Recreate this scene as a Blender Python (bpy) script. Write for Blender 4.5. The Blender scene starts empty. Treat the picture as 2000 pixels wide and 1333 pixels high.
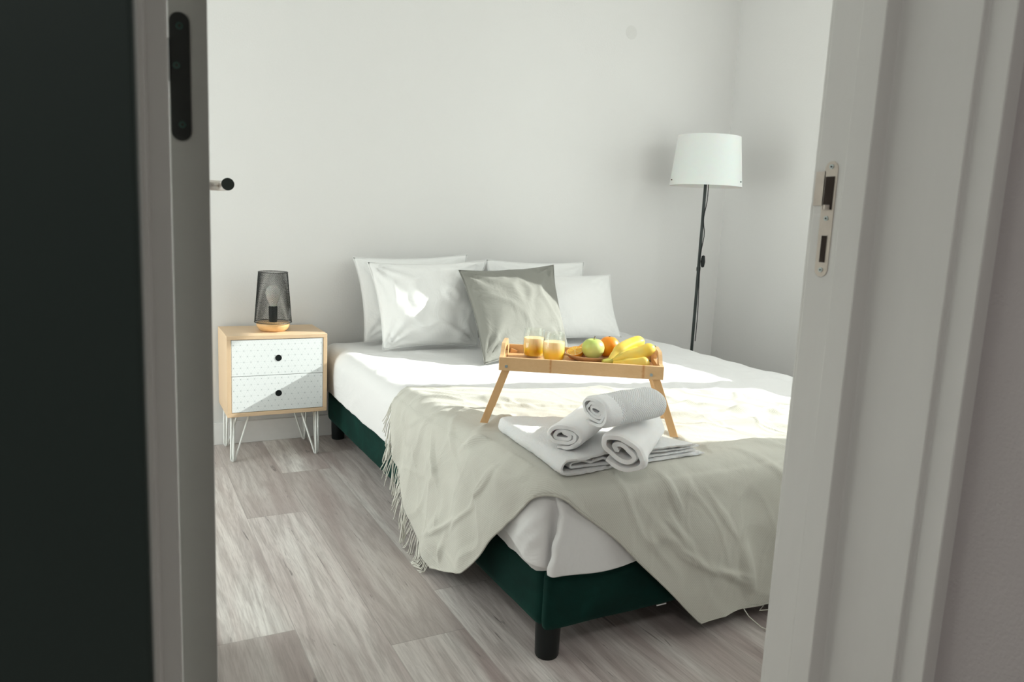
import bpy, math, random
import numpy as np
from mathutils import Vector, Matrix, noise
random.seed(7)
S = bpy.context.scene
COL = S.collection
PI = math.pi

# ------------------------------------------------------------------ camera
def cam_matrix(pitch, roll, yaw, loc):
    p, r, y = map(math.radians, (pitch, roll, yaw))
    f = Vector((math.sin(y) * math.cos(p), math.cos(y) * math.cos(p), -math.sin(p)))
    rt = Vector((math.cos(y), -math.sin(y), 0)); up = rt.cross(f)
    R = rt * math.cos(r) + up * math.sin(r); U = -rt * math.sin(r) + up * math.cos(r)
    m = Matrix.Identity(4)
    for i in range(3):
        m[i][0], m[i][1], m[i][2], m[i][3] = R[i], U[i], -f[i], loc[i]
    return m
cd = bpy.data.cameras.new('camera'); cam = bpy.data.objects.new('camera', cd); COL.objects.link(cam)
cam.matrix_world = cam_matrix(8.968, 2.673, 28.044, (0, 0, 1.0))
cd.sensor_width = 36; cd.lens = 1474 * 36 / 2000; cd.clip_start = .02
cd.dof.use_dof = True; cd.dof.focus_distance = 2.3; cd.dof.aperture_fstop = 6.3
S.camera = cam
S.view_settings.view_transform = 'Standard'; S.view_settings.look = 'None'
S.view_settings.gamma = 1; S.view_settings.use_curve_mapping = False
S.view_settings.exposure = -.06

# ------------------------------------------------------------------ world, sun, daylight
W = bpy.data.worlds.new('sky'); S.world = W; W.use_nodes = True
W.node_tree.nodes['Background'].inputs[0].default_value = (.985, 1.0, .975, 1)
# sunlit ground and house fronts outside send more light up into the room than the sky sends down
_N = W.node_tree.nodes; _L = W.node_tree.links
_t = _N.new('ShaderNodeTexCoord'); _s = _N.new('ShaderNodeSeparateXYZ'); _L.new(_t.outputs['Generated'], _s.inputs[0])
def _range(src, a, b, lo, hi):
    r = _N.new('ShaderNodeMapRange'); _L.new(src, r.inputs[0])
    for i_, v_ in ((1, a), (2, b), (3, lo), (4, hi)): r.inputs[i_].default_value = v_
    return r.outputs[0]
SKY_GROUND, SKY_UP, SKY_LEFT = 3.4, 3.3, 4.8
_e = _range(_s.outputs[2], -.06, .10, SKY_GROUND, SKY_UP)      # street side, right
_m = _N.new('ShaderNodeMix'); _m.data_type = 'FLOAT'
_L.new(_range(_s.outputs[0], -.05, .05, 1, 0), _m.inputs[0]); _L.new(_e, _m.inputs[2]); _m.inputs[3].default_value = SKY_LEFT   # bright open side, left
_L.new(_m.outputs[0], _N['Background'].inputs[1])
sd = bpy.data.lights.new('sun', 'SUN'); sun = bpy.data.objects.new('sun', sd); COL.objects.link(sun)
sd.energy = 7.6; sd.angle = math.radians(.55); sd.color = (1, .985, .95)
SUND = Vector((-1, .235, -.543)).normalized()
sun.rotation_euler = SUND.to_track_quat('-Z', 'Y').to_euler(); sun.location = (8, 0, 5)
pdt = bpy.data.lights.new('window_portal', 'AREA'); po = bpy.data.objects.new('window_portal', pdt); COL.objects.link(po)
pdt.shape = 'RECTANGLE'; pdt.size = 1.12; pdt.size_y = 1.6; pdt.cycles.is_portal = True
po.location = (3.22, 1.775, 1.485); po.rotation_euler = (0, math.radians(90), 0)
pd2 = bpy.data.lights.new('left_window_portal', 'AREA'); p2 = bpy.data.objects.new('left_window_portal', pd2); COL.objects.link(p2)
pd2.shape = 'RECTANGLE'; pd2.size = 2.05; pd2.size_y = 1.45; pd2.cycles.is_portal = True
p2.location = (-1.19, 2.475, 1.08); p2.rotation_euler = (0, math.radians(-90), 0)
pd3 = bpy.data.lights.new('front_window_portal', 'AREA'); p3 = bpy.data.objects.new('front_window_portal', pd3); COL.objects.link(p3)
pd3.shape = 'RECTANGLE'; pd3.size = 1.4; pd3.size_y = 1.55; pd3.cycles.is_portal = True
p3.location = (2.10, .66, 1.375); p3.rotation_euler = (math.radians(90), 0, PI)
hl = bpy.data.lights.new('hall_fill_light', 'AREA'); ho = bpy.data.objects.new('hall_fill_light', hl); COL.objects.link(ho)
hl.shape = 'RECTANGLE'; hl.size = .5; hl.size_y = .5; hl.energy = 21; hl.color = (1, .97, .93)
ho.location = (-.75, -.75, 2.44)  # unseen lamp, added in the hall to brighten the right jamb and bed foot

# ------------------------------------------------------------------ materials
def newmat(name):
    m = bpy.data.materials.new(name); m.use_nodes = True
    return m, m.node_tree, m.node_tree.nodes['Principled BSDF']
class NB:
    def __init__(s, nt): s.nt = nt
    def n(s, t, **k):
        x = s.nt.nodes.new(t)
        for a, v in k.items(): setattr(x, a, v)
        return x
    def l(s, a, b): s.nt.links.new(a, b)
    def v(s, sock, val):
        if isinstance(val, bpy.types.NodeSocket): s.l(val, sock)
        else: sock.default_value = val
    def math(s, op, a, b=0.0, c=0.0, clamp=False):
        x = s.n('ShaderNodeMath', operation=op); x.use_clamp = clamp
        s.v(x.inputs[0], a); s.v(x.inputs[1], b); s.v(x.inputs[2], c); return x.outputs[0]
    def mix(s, f, a, b, blend='MIX'):
        x = s.n('ShaderNodeMix', data_type='RGBA', blend_type=blend)
        s.v(x.inputs[0], f); s.v(x.inputs[6], a); s.v(x.inputs[7], b); return x.outputs[2]
    def ramp(s, f, stops):
        x = s.n('ShaderNodeValToRGB'); e = x.color_ramp.elements
        while len(e) < len(stops): e.new(.5)
        for el, (p, c) in zip(e, stops): el.position = p; el.color = c if len(c) == 4 else (*c, 1)
        s.v(x.inputs[0], f); return x.outputs[0]
    def coord(s, scale=(1, 1, 1), kind='Object'):
        t = s.n('ShaderNodeTexCoord'); m = s.n('ShaderNodeMapping'); m.inputs['Scale'].default_value = scale
        s.l(t.outputs[kind], m.inputs[0]); return m.outputs[0]
    def noise(s, vec, scale, detail=4, rough=.55, dist=0):
        x = s.n('ShaderNodeTexNoise'); s.l(vec, x.inputs['Vector'])
        x.inputs['Scale'].default_value = scale; x.inputs['Detail'].default_value = detail
        x.inputs['Roughness'].default_value = rough; x.inputs['Distortion'].default_value = dist
        return x.outputs['Fac']
    def bump(s, h, st, dist, bs):
        x = s.n('ShaderNodeBump'); x.inputs['Strength'].default_value = st; x.inputs['Distance'].default_value = dist
        s.l(h, x.inputs['Height']); s.l(x.outputs[0], bs.inputs['Normal'])
def C(r, g, b): return (r, g, b, 1)
def plain(name, col, rough=.6, metal=0, noise_amt=.04, nscale=30, bump=0, bdist=.001, bscale=None, sheen=0, coords=(1, 1, 1), spec=.5):
    m, nt, b = newmat(name); q = NB(nt); v = q.coord(coords)
    f = q.noise(v, nscale)
    q.l(q.mix(f, C(*[c * (1 - noise_amt) for c in col]), C(*[min(1, c * (1 + noise_amt)) for c in col])), b.inputs['Base Color'])
    b.inputs['Roughness'].default_value = rough; b.inputs['Metallic'].default_value = metal
    b.inputs['Specular IOR Level'].default_value = spec
    if sheen: b.inputs['Sheen Weight'].default_value = sheen; b.inputs['Sheen Roughness'].default_value = .4
    if bump: q.bump(q.noise(v, bscale or nscale), bump, bdist, b)
    return m
M = {}
M['wall'] = plain('white_wall_paint', (.755, .75, .735), .85, bump=.25, bdist=.002, bscale=140, noise_amt=.01, nscale=2)
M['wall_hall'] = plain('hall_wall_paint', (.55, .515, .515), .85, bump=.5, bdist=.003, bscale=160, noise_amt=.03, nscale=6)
M['wall_dark'] = plain('dark_slate_paint', (.013, .026, .022), .6, noise_amt=.05, nscale=4)
M['ceiling'] = plain('ceiling_paint', (.90, .90, .89), .9)
M['frame_paint'] = plain('white_lacquer', (.80, .80, .775), .38, noise_amt=.02, nscale=9, bump=.12, bdist=.0006, bscale=60, coords=(6, 6, 1))
M['baseboard'] = plain('baseboard_paint', (.86, .86, .85), .45)
M['door'] = plain('door_lacquer', (.80, .80, .78), .5, noise_amt=.02)
M['black_metal'] = plain('black_metal', (.012, .014, .012), .45, metal=.3)
M['pole'] = plain('black_pole', (.012, .02, .018), .4)
M['screw'] = plain('screw_steel', (.55, .62, .62), .35, metal=.9)
M['dark_screw'] = plain('dark_screw', (.03, .07, .06), .4, metal=.4)
M['steel'] = plain('brushed_steel', (.62, .58, .54), .28, metal=1, noise_amt=.1, nscale=60)
M['strike'] = plain('strike_nickel', (.62, .56, .50), .42, metal=.7, noise_amt=.16, nscale=50)
M['hole'] = plain('dark_recess', (.03, .018, .012), .8)
M['white_metal'] = plain('white_enamel_rod', (.90, .92, .89), .35)
M['handle_cap'] = plain('handle_cap', (.02, .03, .025), .5)
M['black_plastic'] = plain('black_plastic', (.006, .009, .009), .4, spec=.25)
M['pvc'] = plain('white_window_frame', (.85, .86, .86), .35)
M['shade'] = None

def mk_velvet():
    m, nt, b = newmat('green_velvet'); q = NB(nt); v = q.coord()
    f = q.noise(v, 9, 5, .6, .6); g = q.noise(v, 300, 2)
    c = q.ramp(f, [(.25, (.0008, .014, .011)), (.55, (.0015, .026, .020)), (.8, (.004, .045, .034))])
    q.l(c, b.inputs['Base Color']); b.inputs['Roughness'].default_value = .9
    b.inputs['Sheen Weight'].default_value = .12; b.inputs['Sheen Roughness'].default_value = .35
    b.inputs['Sheen Tint'].default_value = C(.1, .5, .38)
    b.inputs['Specular IOR Level'].default_value = .2
    q.bump(q.math('ADD', f, q.math('MULTIPLY', g, .15)), .25, .004, b); return m
M['velvet'] = mk_velvet()

def mk_linen(name, col, wrinkle=.35, weave=900, wdist=.006, wscale=7, sheen=.1):
    m, nt, b = newmat(name); q = NB(nt); v = q.coord()
    q.l(q.mix(q.noise(v, 5), C(*[c * .97 for c in col]), C(*col)), b.inputs['Base Color'])
    b.inputs['Roughness'].default_value = .85; b.inputs['Sheen Weight'].default_value = sheen
    b.inputs['Specular IOR Level'].default_value = .25
    a = q.noise(q.coord((1, .5, 1)), wscale, 5, .55, 1.2); c = q.noise(v, weave, 2)
    q.bump(q.math('ADD', a, q.math('MULTIPLY', c, .03)), wrinkle, wdist * 3, b); return m
M['sheet'] = mk_linen('white_cotton_sheet', (.84, .84, .835), .35, wdist=.005)
M['pillow'] = mk_linen('white_pillowcase', (.89, .895, .88), .5, wdist=.006, wscale=6)
M['cushion'] = mk_linen('sage_grey_linen', (.285, .285, .255), .45, wdist=.005, wscale=8, sheen=.05)

def mk_throw():
    m, nt, b = newmat('sage_knit_throw'); q = NB(nt)
    uv = q.n('ShaderNodeUVMap'); mp = q.n('ShaderNodeMapping'); q.l(uv.outputs[0], mp.inputs[0]); mp.inputs['Rotation'].default_value = (0, 0, math.radians(54))
    n = q.noise(mp.outputs[0], 14, 4, .6)
    w = q.n('ShaderNodeTexWave', wave_type='BANDS', bands_direction='Y'); q.l(mp.outputs[0], w.inputs[0])
    w.inputs['Scale'].default_value = 78; w.inputs['Distortion'].default_value = .6; w.inputs['Detail'].default_value = 1
    big = q.noise(q.coord(), 4, 3)
    c = q.mix(w.outputs['Fac'], C(.575, .575, .51), C(.655, .655, .595))
    c = q.mix(q.math('MULTIPLY', n, .5), c, C(.57, .535, .48))
    q.l(c, b.inputs['Base Color']); b.inputs['Roughness'].default_value = .9
    b.inputs['Sheen Weight'].default_value = .15; b.inputs['Specular IOR Level'].default_value = .2
    h = q.math('ADD', q.math('MULTIPLY', w.outputs['Fac'], .06), q.math('MULTIPLY', q.noise(q.coord((1, 1, .6)), 9, 5, .6, 1.5), 1.0))
    q.bump(h, .4, .010, b); return m
M['throw'] = mk_throw()
M['tassel'] = plain('cream_tassel_yarn', (.76, .75, .68), .9, bump=.3, bscale=400)

def mk_terry(name, col, kind='terry'):
    m, nt, b = newmat(name); q = NB(nt); v = q.coord()
    b.inputs['Base Color'].default_value = C(*col); b.inputs['Roughness'].default_value = .95
    b.inputs['Sheen Weight'].default_value = .2; b.inputs['Specular IOR Level'].default_value = .1
    b.inputs['Subsurface Weight'].default_value = .35; b.inputs['Subsurface Scale'].default_value = .012; b.inputs['Subsurface Radius'].default_value = (1, .8, .7)
    if kind == 'terry':
        h = q.noise(v, 260, 3, .7); q.bump(h, .9, .004, b)
    elif kind == 'smooth':
        h = q.math('ADD', q.noise(v, 18, 3), q.math('MULTIPLY', q.noise(v, 500, 2), .12)); q.bump(h, .4, .004, b)
    else:
        uv = q.n('ShaderNodeUVMap')
        sx = q.n('ShaderNodeSeparateXYZ'); q.l(uv.outputs[0], sx.inputs[0])
        def waf(s):
            a = q.math('SINE', q.math('MULTIPLY', sx.outputs[0], s)); c = q.math('SINE', q.math('MULTIPLY', sx.outputs[1], s))
            return q.math('MULTIPLY', a, c)
        f1 = waf(950); f2 = waf(2400)
        t = sx.outputs[0]   # distance along the roll
        inb = q.math('MULTIPLY', q.math('GREATER_THAN', t, .060), q.math('LESS_THAN', t, .082))
        plainz = q.math('LESS_THAN', t, .045)
        h = q.mix(inb, f1, q.math('MULTIPLY', f2, .5)); h = q.mix(plainz, h, C(0, 0, 0))
        bw = q.n('ShaderNodeRGBToBW'); q.l(h, bw.inputs[0])
        q.bump(q.math('ADD', q.math('MULTIPLY', bw.outputs[0], .6), q.math('MULTIPLY', q.noise(v, 300, 2), .3)), .8, .0034, b)
    return m
M['terry'] = mk_terry('white_terry', (.91, .91, .91))
M['smooth_towel'] = mk_terry('white_flat_towel', (.91, .90, .895), 'smooth')
M['waffle'] = mk_terry('white_waffle_towel', (.91, .91, .91), 'waffle')

def mk_wood(name, c1, c2, scale=14, axis='X', rough=.45, knots=False, stretch=14):
    m, nt, b = newmat(name); q = NB(nt)
    sc = {'X': (1, stretch, stretch), 'Y': (stretch, 1, stretch), 'Z': (stretch, stretch, 1)}[axis]
    v = q.coord(sc); f = q.noise(v, scale * .35, 6, .6, .4); g = q.noise(v, scale * 2, 3, .6)
    c = q.mix(f, C(*c1), C(*c2)); c = q.mix(q.math('MULTIPLY', g, .35), c, C(*[k * .8 for k in c1]))
    if knots:
        k = q.noise(q.coord((1.3, 1.3, 1)), 9, 1)
        c = q.mix(q.math('MULTIPLY', q.math('GREATER_THAN', k, .70), .0), c, C(.5, .2, .06))
    q.l(c, b.inputs['Base Color']); b.inputs['Roughness'].default_value = rough
    q.bump(g, .08, .0008, b); return m
M['oak'] = mk_wood('pale_oak_laminate', (.70, .50, .31), (.80, .61, .41), 10, 'X')
M['oak_side'] = mk_wood('pale_oak_laminate_upright', (.70, .50, .31), (.80, .61, .41), 10, 'Z')
M['bamboo'] = mk_wood('bamboo', (.66, .40, .19), (.80, .54, .29), 9, 'X', .4)
M['bamboo_leg'] = mk_wood('bamboo_leg', (.62, .36, .16), (.76, .49, .25), 9, 'Z', .4)
M['knot'] = plain('bamboo_node', (.58, .31, .12), .45)
M['base_wood'] = mk_wood('lamp_base_wood', (.72, .42, .17), (.86, .58, .30), 12, 'X', .35)
M['plate'] = mk_wood('plate_wood', (.50, .30, .17), (.62, .40, .24), 12, 'X', .4)

def mk_drawer():
    m, nt, b = newmat('star_pattern_drawer'); q = NB(nt)
    t = q.n('ShaderNodeTexCoord'); s = q.n('ShaderNodeSeparateXYZ'); q.l(t.outputs['Object'], s.inputs[0])
    X, Z = s.outputs[0], s.outputs[2]; a = .0262; h = a * .866
    def fam(ang, per, off=0):
        d = q.math('ADD', q.math('MULTIPLY', X, math.cos(ang)), q.math('MULTIPLY', Z, math.sin(ang)))
        fr = q.math('FRACT', q.math('ADD', q.math('DIVIDE', d, per), 100.0 + off))
        return q.math('MULTIPLY', q.math('ABSOLUTE', q.math('SUBTRACT', fr, .5)), per)  # distance .5per at node lines
    def line(d, per, w): return q.math('GREATER_THAN', d, per * .5 - w)
    L1 = [line(fam(math.radians(k), h), h, .00042) for k in (90, 30, 150)]
    L2 = [line(fam(math.radians(k), a / 2), a / 2, .00028) for k in (0, 60, 120)]
    s1 = q.math('MAXIMUM', q.math('MAXIMUM', L1[0], L1[1]), L1[2])
    s2 = q.math('MAXIMUM', q.math('MAXIMUM', L2[0], L2[1]), L2[2])
    # darker little stars on the nodes: close to all three line families at once
    N = [line(fam(math.radians(k), h), h, .0014) for k in (90, 30, 150)]
    nd = q.math('MULTIPLY', q.math('MULTIPLY', N[0], N[1]), q.math('MULTIPLY', N[2], q.math('MAXIMUM', s1, s2)))
    base = C(.83, .87, .87)
    c = q.mix(q.math('MULTIPLY', s1, .5), base, C(.50, .56, .57)); c = q.mix(q.math('MULTIPLY', s2, .28), c, C(.5, .56, .57))
    c = q.mix(q.math('MULTIPLY', nd, .8), c, C(.22, .27, .28))
    q.l(c, b.inputs['Base Color']); b.inputs['Roughness'].default_value = .5; return m
M['drawer'] = mk_drawer()

def mk_floor():
    m, nt, b = newmat('grey_oak_planks'); q = NB(nt)
    t = q.n('ShaderNodeTexCoord'); s = q.n('ShaderNodeSeparateXYZ'); q.l(t.outputs['Object'], s.inputs[0])
    X, Y = s.outputs[0], s.outputs[1]; Wd, Ln = .1905, 1.30
    px = q.math('DIVIDE', q.math('ADD', X, .02 + 19.05), Wd); ix = q.math('FLOOR', px); fx = q.math('FRACT', px)
    wn = q.n('ShaderNodeTexWhiteNoise', noise_dimensions='1D'); q.l(ix, wn.inputs['W'])
    # joint offsets of the planks in the middle of the room
    off = q.math('MULTIPLY', wn.outputs['Value'], Ln)
    for k, o in ((1, 1.725), (2, 2.462), (3, 1.57), (0, 2.2)):
        eq = q.math('COMPARE', ix, 100 + k, .5)
        off = q.math('ADD', q.math('MULTIPLY', off, q.math('SUBTRACT', 1, eq)), q.math('MULTIPLY', eq, o))
    py = q.math('DIVIDE', q.math('ADD', q.math('SUBTRACT', Y, off), 26.0), Ln); iy = q.math('FLOOR', py); fy = q.math('FRACT', py)
    cv = q.n('ShaderNodeCombineXYZ'); q.l(ix, cv.inputs[0]); q.l(iy, cv.inputs[1])
    w2 = q.n('ShaderNodeTexWhiteNoise', noise_dimensions='2D'); q.l(cv.outputs[0], w2.inputs['Vector'])
    sh = q.n('ShaderNodeVectorMath', operation='MULTIPLY_ADD'); q.l(w2.outputs['Color'], sh.inputs[0])
    sh.inputs[1].default_value = (7, 7, 7); q.l(t.outputs['Object'], sh.inputs[2])
    mp = q.n('ShaderNodeMapping'); mp.inputs['Scale'].default_value = (1, .085, 1); q.l(sh.outputs[0], mp.inputs[0])
    mp2 = q.n('ShaderNodeMapping'); mp2.inputs['Scale'].default_value = (1, .05, 1); q.l(sh.outputs[0], mp2.inputs[0])
    broad = q.noise(mp.outputs[0], 8, 3, .5, .8); fig = q.noise(mp.outputs[0], 22, 5, .6, 1.6); fine = q.noise(mp2.outputs[0], 260, 3, .6)
    crack = q.noise(mp.outputs[0], 30, 4, .6, 2.4)
    c = q.ramp(broad, [(.30, (.46, .38, .365)), (.5, (.74, .685, .655)), (.68, (.88, .855, .82))])
    c = q.mix(q.math('MULTIPLY', q.ramp(fig, [(.38, (1, 1, 1)), (.55, (0, 0, 0))]), .36), c, C(.22, .175, .16))
    c = q.mix(q.ramp(fine, [(.42, (0, 0, 0)), (.75, (.42, .42, .42))]), c, C(.27, .22, .20))
    ck = q.ramp(crack, [(.285, (1, 1, 1)), (.345, (0, 0, 0))])
    c = q.mix(q.math('MULTIPLY', ck, .7), c, C(.09, .07, .065))
    c = q.mix(q.math('SUBTRACT', q.math('MULTIPLY', w2.outputs['Value'], .5), .1, clamp=True), c, C(.30, .245, .225))
    seam = q.math('MAXIMUM', q.math('LESS_THAN', fx, .010), q.math('LESS_THAN', fy, .0014))
    c = q.mix(q.math('MULTIPLY', seam, .35), c, C(.13, .11, .10))
    q.l(c, b.inputs['Base Color'])
    q.l(q.math('ADD', q.math('MULTIPLY', fine, .15), .28), b.inputs['Roughness'])
    q.bump(q.math('SUBTRACT', q.math('MULTIPLY', fine, .35), seam), .15, .0008, b); return m
M['floor'] = mk_floor()

def mk_glass(name, col=(1, 1, 1), window=False):
    m, nt, b = newmat(name); q = NB(nt)
    if window:
        out = nt.nodes['Material Output']; nt.nodes.remove(b)
        tr = q.n('ShaderNodeBsdfTransparent'); gl = q.n('ShaderNodeBsdfGlossy'); gl.inputs['Roughness'].default_value = .02
        tr.inputs[0].default_value = C(*col)
        mx = q.n('ShaderNodeMixShader'); mx.inputs[0].default_value = .06
        q.l(tr.outputs[0], mx.inputs[1]); q.l(gl.outputs[0], mx.inputs[2]); q.l(mx.outputs[0], out.inputs[0])
        return m
    lw = q.n('ShaderNodeLayerWeight'); lw.inputs[0].default_value = .5
    fr = q.n('ShaderNodeMath', operation='MULTIPLY_ADD'); pw = q.math('POWER', lw.outputs['Facing'], 4.0)
    q.l(pw, fr.inputs[0]); fr.inputs[1].default_value = .55; fr.inputs[2].default_value = .04
    out = nt.nodes['Material Output']; nt.nodes.remove(b)
    tr = q.n('ShaderNodeBsdfTransparent'); gl = q.n('ShaderNodeBsdfGlossy'); gl.inputs['Roughness'].default_value = .02
    tr.inputs[0].default_value = C(*col); mx = q.n('ShaderNodeMixShader')
    q.l(fr.outputs[0], mx.inputs[0]); q.l(tr.outputs[0], mx.inputs[1]); q.l(gl.outputs[0], mx.inputs[2]); q.l(mx.outputs[0], out.inputs[0])
    return m
M['pane'] = mk_glass('window_glass', (.98, 1, .99), True)
M['tumbler'] = mk_glass('tumbler_glass', (.97, .98, .97))
def mk_soft(name, col, sub, rough=.4, scale=.02, trans=0, nscale=12, c2=None, spec=.5, bump=0):
    m, nt, b = newmat(name); q = NB(nt); v = q.coord()
    q.l(q.mix(q.ramp(q.noise(v, nscale, 3), [(.4, (0, 0, 0)), (.6, (1, 1, 1))]), C(*col), C(*(c2 or col))), b.inputs['Base Color'])
    b.inputs['Subsurface Weight'].default_value = sub; b.inputs['Subsurface Scale'].default_value = scale
    b.inputs['Roughness'].default_value = rough; b.inputs['Specular IOR Level'].default_value = spec
    if bump: q.bump(q.noise(v, 350, 2), bump, .0006, b)
    return m
M['juice'] = mk_soft('orange_juice', (1.0, .50, .045), .5, .3, .03)
def juice_grad():
    m = M['juice']; nt = m.node_tree; q = NB(nt); b = nt.nodes['Principled BSDF']
    t = q.n('ShaderNodeTexCoord'); s = q.n('ShaderNodeSeparateXYZ'); q.l(t.outputs['Object'], s.inputs[0])
    # pulp settled at the bottom, paler cloudy juice above
    v = q.math('ADD', s.outputs[2], q.math('MULTIPLY', q.noise(q.coord(), 40, 2), .012))
    c = q.ramp(q.math('MULTIPLY', v, 14.0), [(.0, (1, .47, .005)), (.40, (1, .60, .02)), (.66, (.95, .74, .36)), (1, (.93, .78, .50))])
    q.l(c, b.inputs['Base Color'])
juice_grad()
M['orange_skin'] = mk_soft('orange_peel', (.90, .27, .005), .2, .4, .01, c2=(.93, .33, .01), bump=.4)
M['orange_flesh'] = mk_soft('orange_flesh', (.95, .40, .02), .4, .35, .01, nscale=90, c2=(1, .52, .06))
M['pith'] = plain('orange_pith', (.95, .72, .38), .6)
M['apple'] = mk_soft('green_apple', (.50, .62, .13), .15, .3, .01, nscale=10, c2=(.62, .70, .25))
M['banana'] = mk_soft('banana_peel', (.86, .60, .07), .15, .45, .01, nscale=20, c2=(.80, .62, .14))
M['banana_end'] = plain('banana_tip', (.10, .07, .02), .7)
M['banana_neck'] = plain('banana_neck', (.45, .43, .08), .5)
M['stem'] = plain('fruit_stem', (.20, .13, .05), .8)
M['kernel'] = plain('red_kernel', (.3, .03, .01), .5)
def mk_shade():
    m, nt, b = newmat('white_lamp_shade'); q = NB(nt)
    q.l(q.mix(q.noise(q.coord(), 40), C(.74, .735, .72), C(.76, .755, .74)), b.inputs['Base Color'])
    b.inputs['Roughness'].default_value = .6; b.inputs['Transmission Weight'].default_value = 0
    b.inputs['Subsurface Weight'].default_value = .3; b.inputs['Subsurface Scale'].default_value = .01; return m
M['shade'] = mk_shade()
M['bulb'] = mk_soft('frosted_bulb', (.83, .83, .80), .3, .15, .01)

# ------------------------------------------------------------------ mesh helpers
class MB:
    def __init__(s): s.v = []; s.f = []; s.uv = None
    def add(s, vs, fs):
        o = len(s.v); s.v += [tuple(map(float, p)) for p in vs]; s.f += [tuple(i + o for i in f) for f in fs]; return s
    def box(s, a, b, M4=None):
        x0, y0, z0 = a; x1, y1, z1 = b
        vs = [Vector(p) for p in ((x0,y0,z0),(x1,y0,z0),(x1,y1,z0),(x0,y1,z0),(x0,y0,z1),(x1,y0,z1),(x1,y1,z1),(x0,y1,z1))]
        if M4 is not None: vs = [M4 @ p for p in vs]
        return s.add(vs, [(0,3,2,1),(4,5,6,7),(0,1,5,4),(1,2,6,5),(2,3,7,6),(3,0,4,7)])
    def tube(s, pts, r, n=10, cap=True, closed=False):
        pts = [Vector(p) for p in pts]; N = len(pts); rr = r if isinstance(r, (list, tuple)) else [r] * N
        vs = []; fs = []; ref = None
        for i, p in enumerate(pts):
            if closed: d = pts[(i + 1) % N] - pts[i - 1]
            else: d = pts[min(i + 1, N - 1)] - pts[max(i - 1, 0)]
            d.normalize()
            if ref is None:
                ref = Vector((0, 0, 1)) if abs(d.z) < .9 else Vector((1, 0, 0))
            u = (ref - d * ref.dot(d)).normalized(); w = d.cross(u); ref = u
            for k in range(n):
                a = 2 * PI * k / n; vs.append(p + (u * math.cos(a) + w * math.sin(a)) * rr[i])
        m = N if closed else N - 1
        for i in range(m):
            j = (i + 1) % N
            for k in range(n):
                k2 = (k + 1) % n; fs.append((i*n+k, i*n+k2, j*n+k2, j*n+k))
        if cap and not closed:
            fs.append(tuple(range(n - 1, -1, -1))); fs.append(tuple((N-1)*n + k for k in range(n)))
        return s.add(vs, fs)
    def lathe(s, prof, c=(0, 0, 0), n=48, sx=1, sy=1):
        vs = []; fs = []; idx = []
        for r, z in prof:
            if r < 1e-6: idx.append([len(vs)]); vs.append((c[0], c[1], c[2] + z))
            else:
                idx.append([len(vs) + k for k in range(n)])
                vs += [(c[0] + sx*r*math.cos(2*PI*k/n), c[1] + sy*r*math.sin(2*PI*k/n), c[2] + z) for k in range(n)]
        for A, B in zip(idx, idx[1:]):
            for k in range(n):
                k2 = (k + 1) % n
                if len(A) == 1 and len(B) == 1: continue
                if len(A) == 1: fs.append((A[0], B[k2], B[k]))
                elif len(B) == 1: fs.append((A[k], A[k2], B[0]))
                else: fs.append((A[k], A[k2], B[k2], B[k]))
        return s.add(vs, fs)
    def grid(s, P, closed_u=False, closed_v=False):
        nu, nv = len(P), len(P[0]); vs = [p for row in P for p in row]; fs = []
        for i in range(nu if closed_u else nu - 1):
            for j in range(nv if closed_v else nv - 1):
                a, b = (i + 1) % nu, (j + 1) % nv
                fs.append((i*nv + j, a*nv + j, a*nv + b, i*nv + b))
        return s.add(vs, fs)
    def prism(s, poly, fn, d0, d1):
        # poly: 2-D outline, fn(u,v,d)->3-D
        n = len(poly); vs = [fn(u, v, d0) for u, v in poly] + [fn(u, v, d1) for u, v in poly]
        fs = [tuple(range(n - 1, -1, -1)), tuple(range(n, 2 * n))] + [(i, (i+1) % n, n + (i+1) % n, n + i) for i in range(n)]
        return s.add(vs, fs)
def make(name, mb, mat, parent=None, smooth=40, bevel=0, subsurf=0, solid=0, loc=None, fix=True):
    me = bpy.data.meshes.new(name)
    if parent is not None and loc is None: o0 = Vector(parent['_o']) if '_o' in parent else Vector((0, 0, 0))
    else: o0 = Vector(loc or (0, 0, 0))
    me.from_pydata([tuple(Vector(p) - o0) for p in mb.v], [], mb.f); me.update()
    if fix:
        import bmesh
        bm = bmesh.new(); bm.from_mesh(me); bmesh.ops.recalc_face_normals(bm, faces=bm.faces); bm.to_mesh(me); bm.free()
    if mb.uv:
        ul = me.uv_layers.new(name='UVMap')
        for lp in me.loops: ul.data[lp.index].uv = mb.uv[lp.vertex_index]
    if smooth:
        for p in me.polygons: p.use_smooth = True
        if smooth < 180: me.set_sharp_from_angle(angle=math.radians(smooth))
    if isinstance(mat, (list, tuple)):
        for m in mat: me.materials.append(m)
    else: me.materials.append(mat)
    o = bpy.data.objects.new(name, me); COL.objects.link(o)
    if parent is not None:
        o.parent = parent
        if parent.type == 'MESH': pass
    else: o.location = o0
    o['_o'] = tuple(o0)
    if bevel:
        b = o.modifiers.new('bevel', 'BEVEL'); b.width = bevel; b.segments = 2; b.limit_method = 'ANGLE'; b.angle_limit = math.radians(40)
    if solid:
        b = o.modifiers.new('solid', 'SOLIDIFY'); b.thickness = solid; b.offset = 0
    if subsurf:
        b = o.modifiers.new('sub', 'SUBSURF'); b.levels = subsurf; b.render_levels = subsurf
    return o
def tag(o, label, cat, group=None, kind=None):
    o['label'] = label; o['category'] = cat
    if group: o['group'] = group
    if kind: o['kind'] = kind
    return o
def struct(o, label=None, cat=None):
    o['kind'] = 'structure'
    if label: o['label'] = label; o['category'] = cat
    return o
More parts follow.
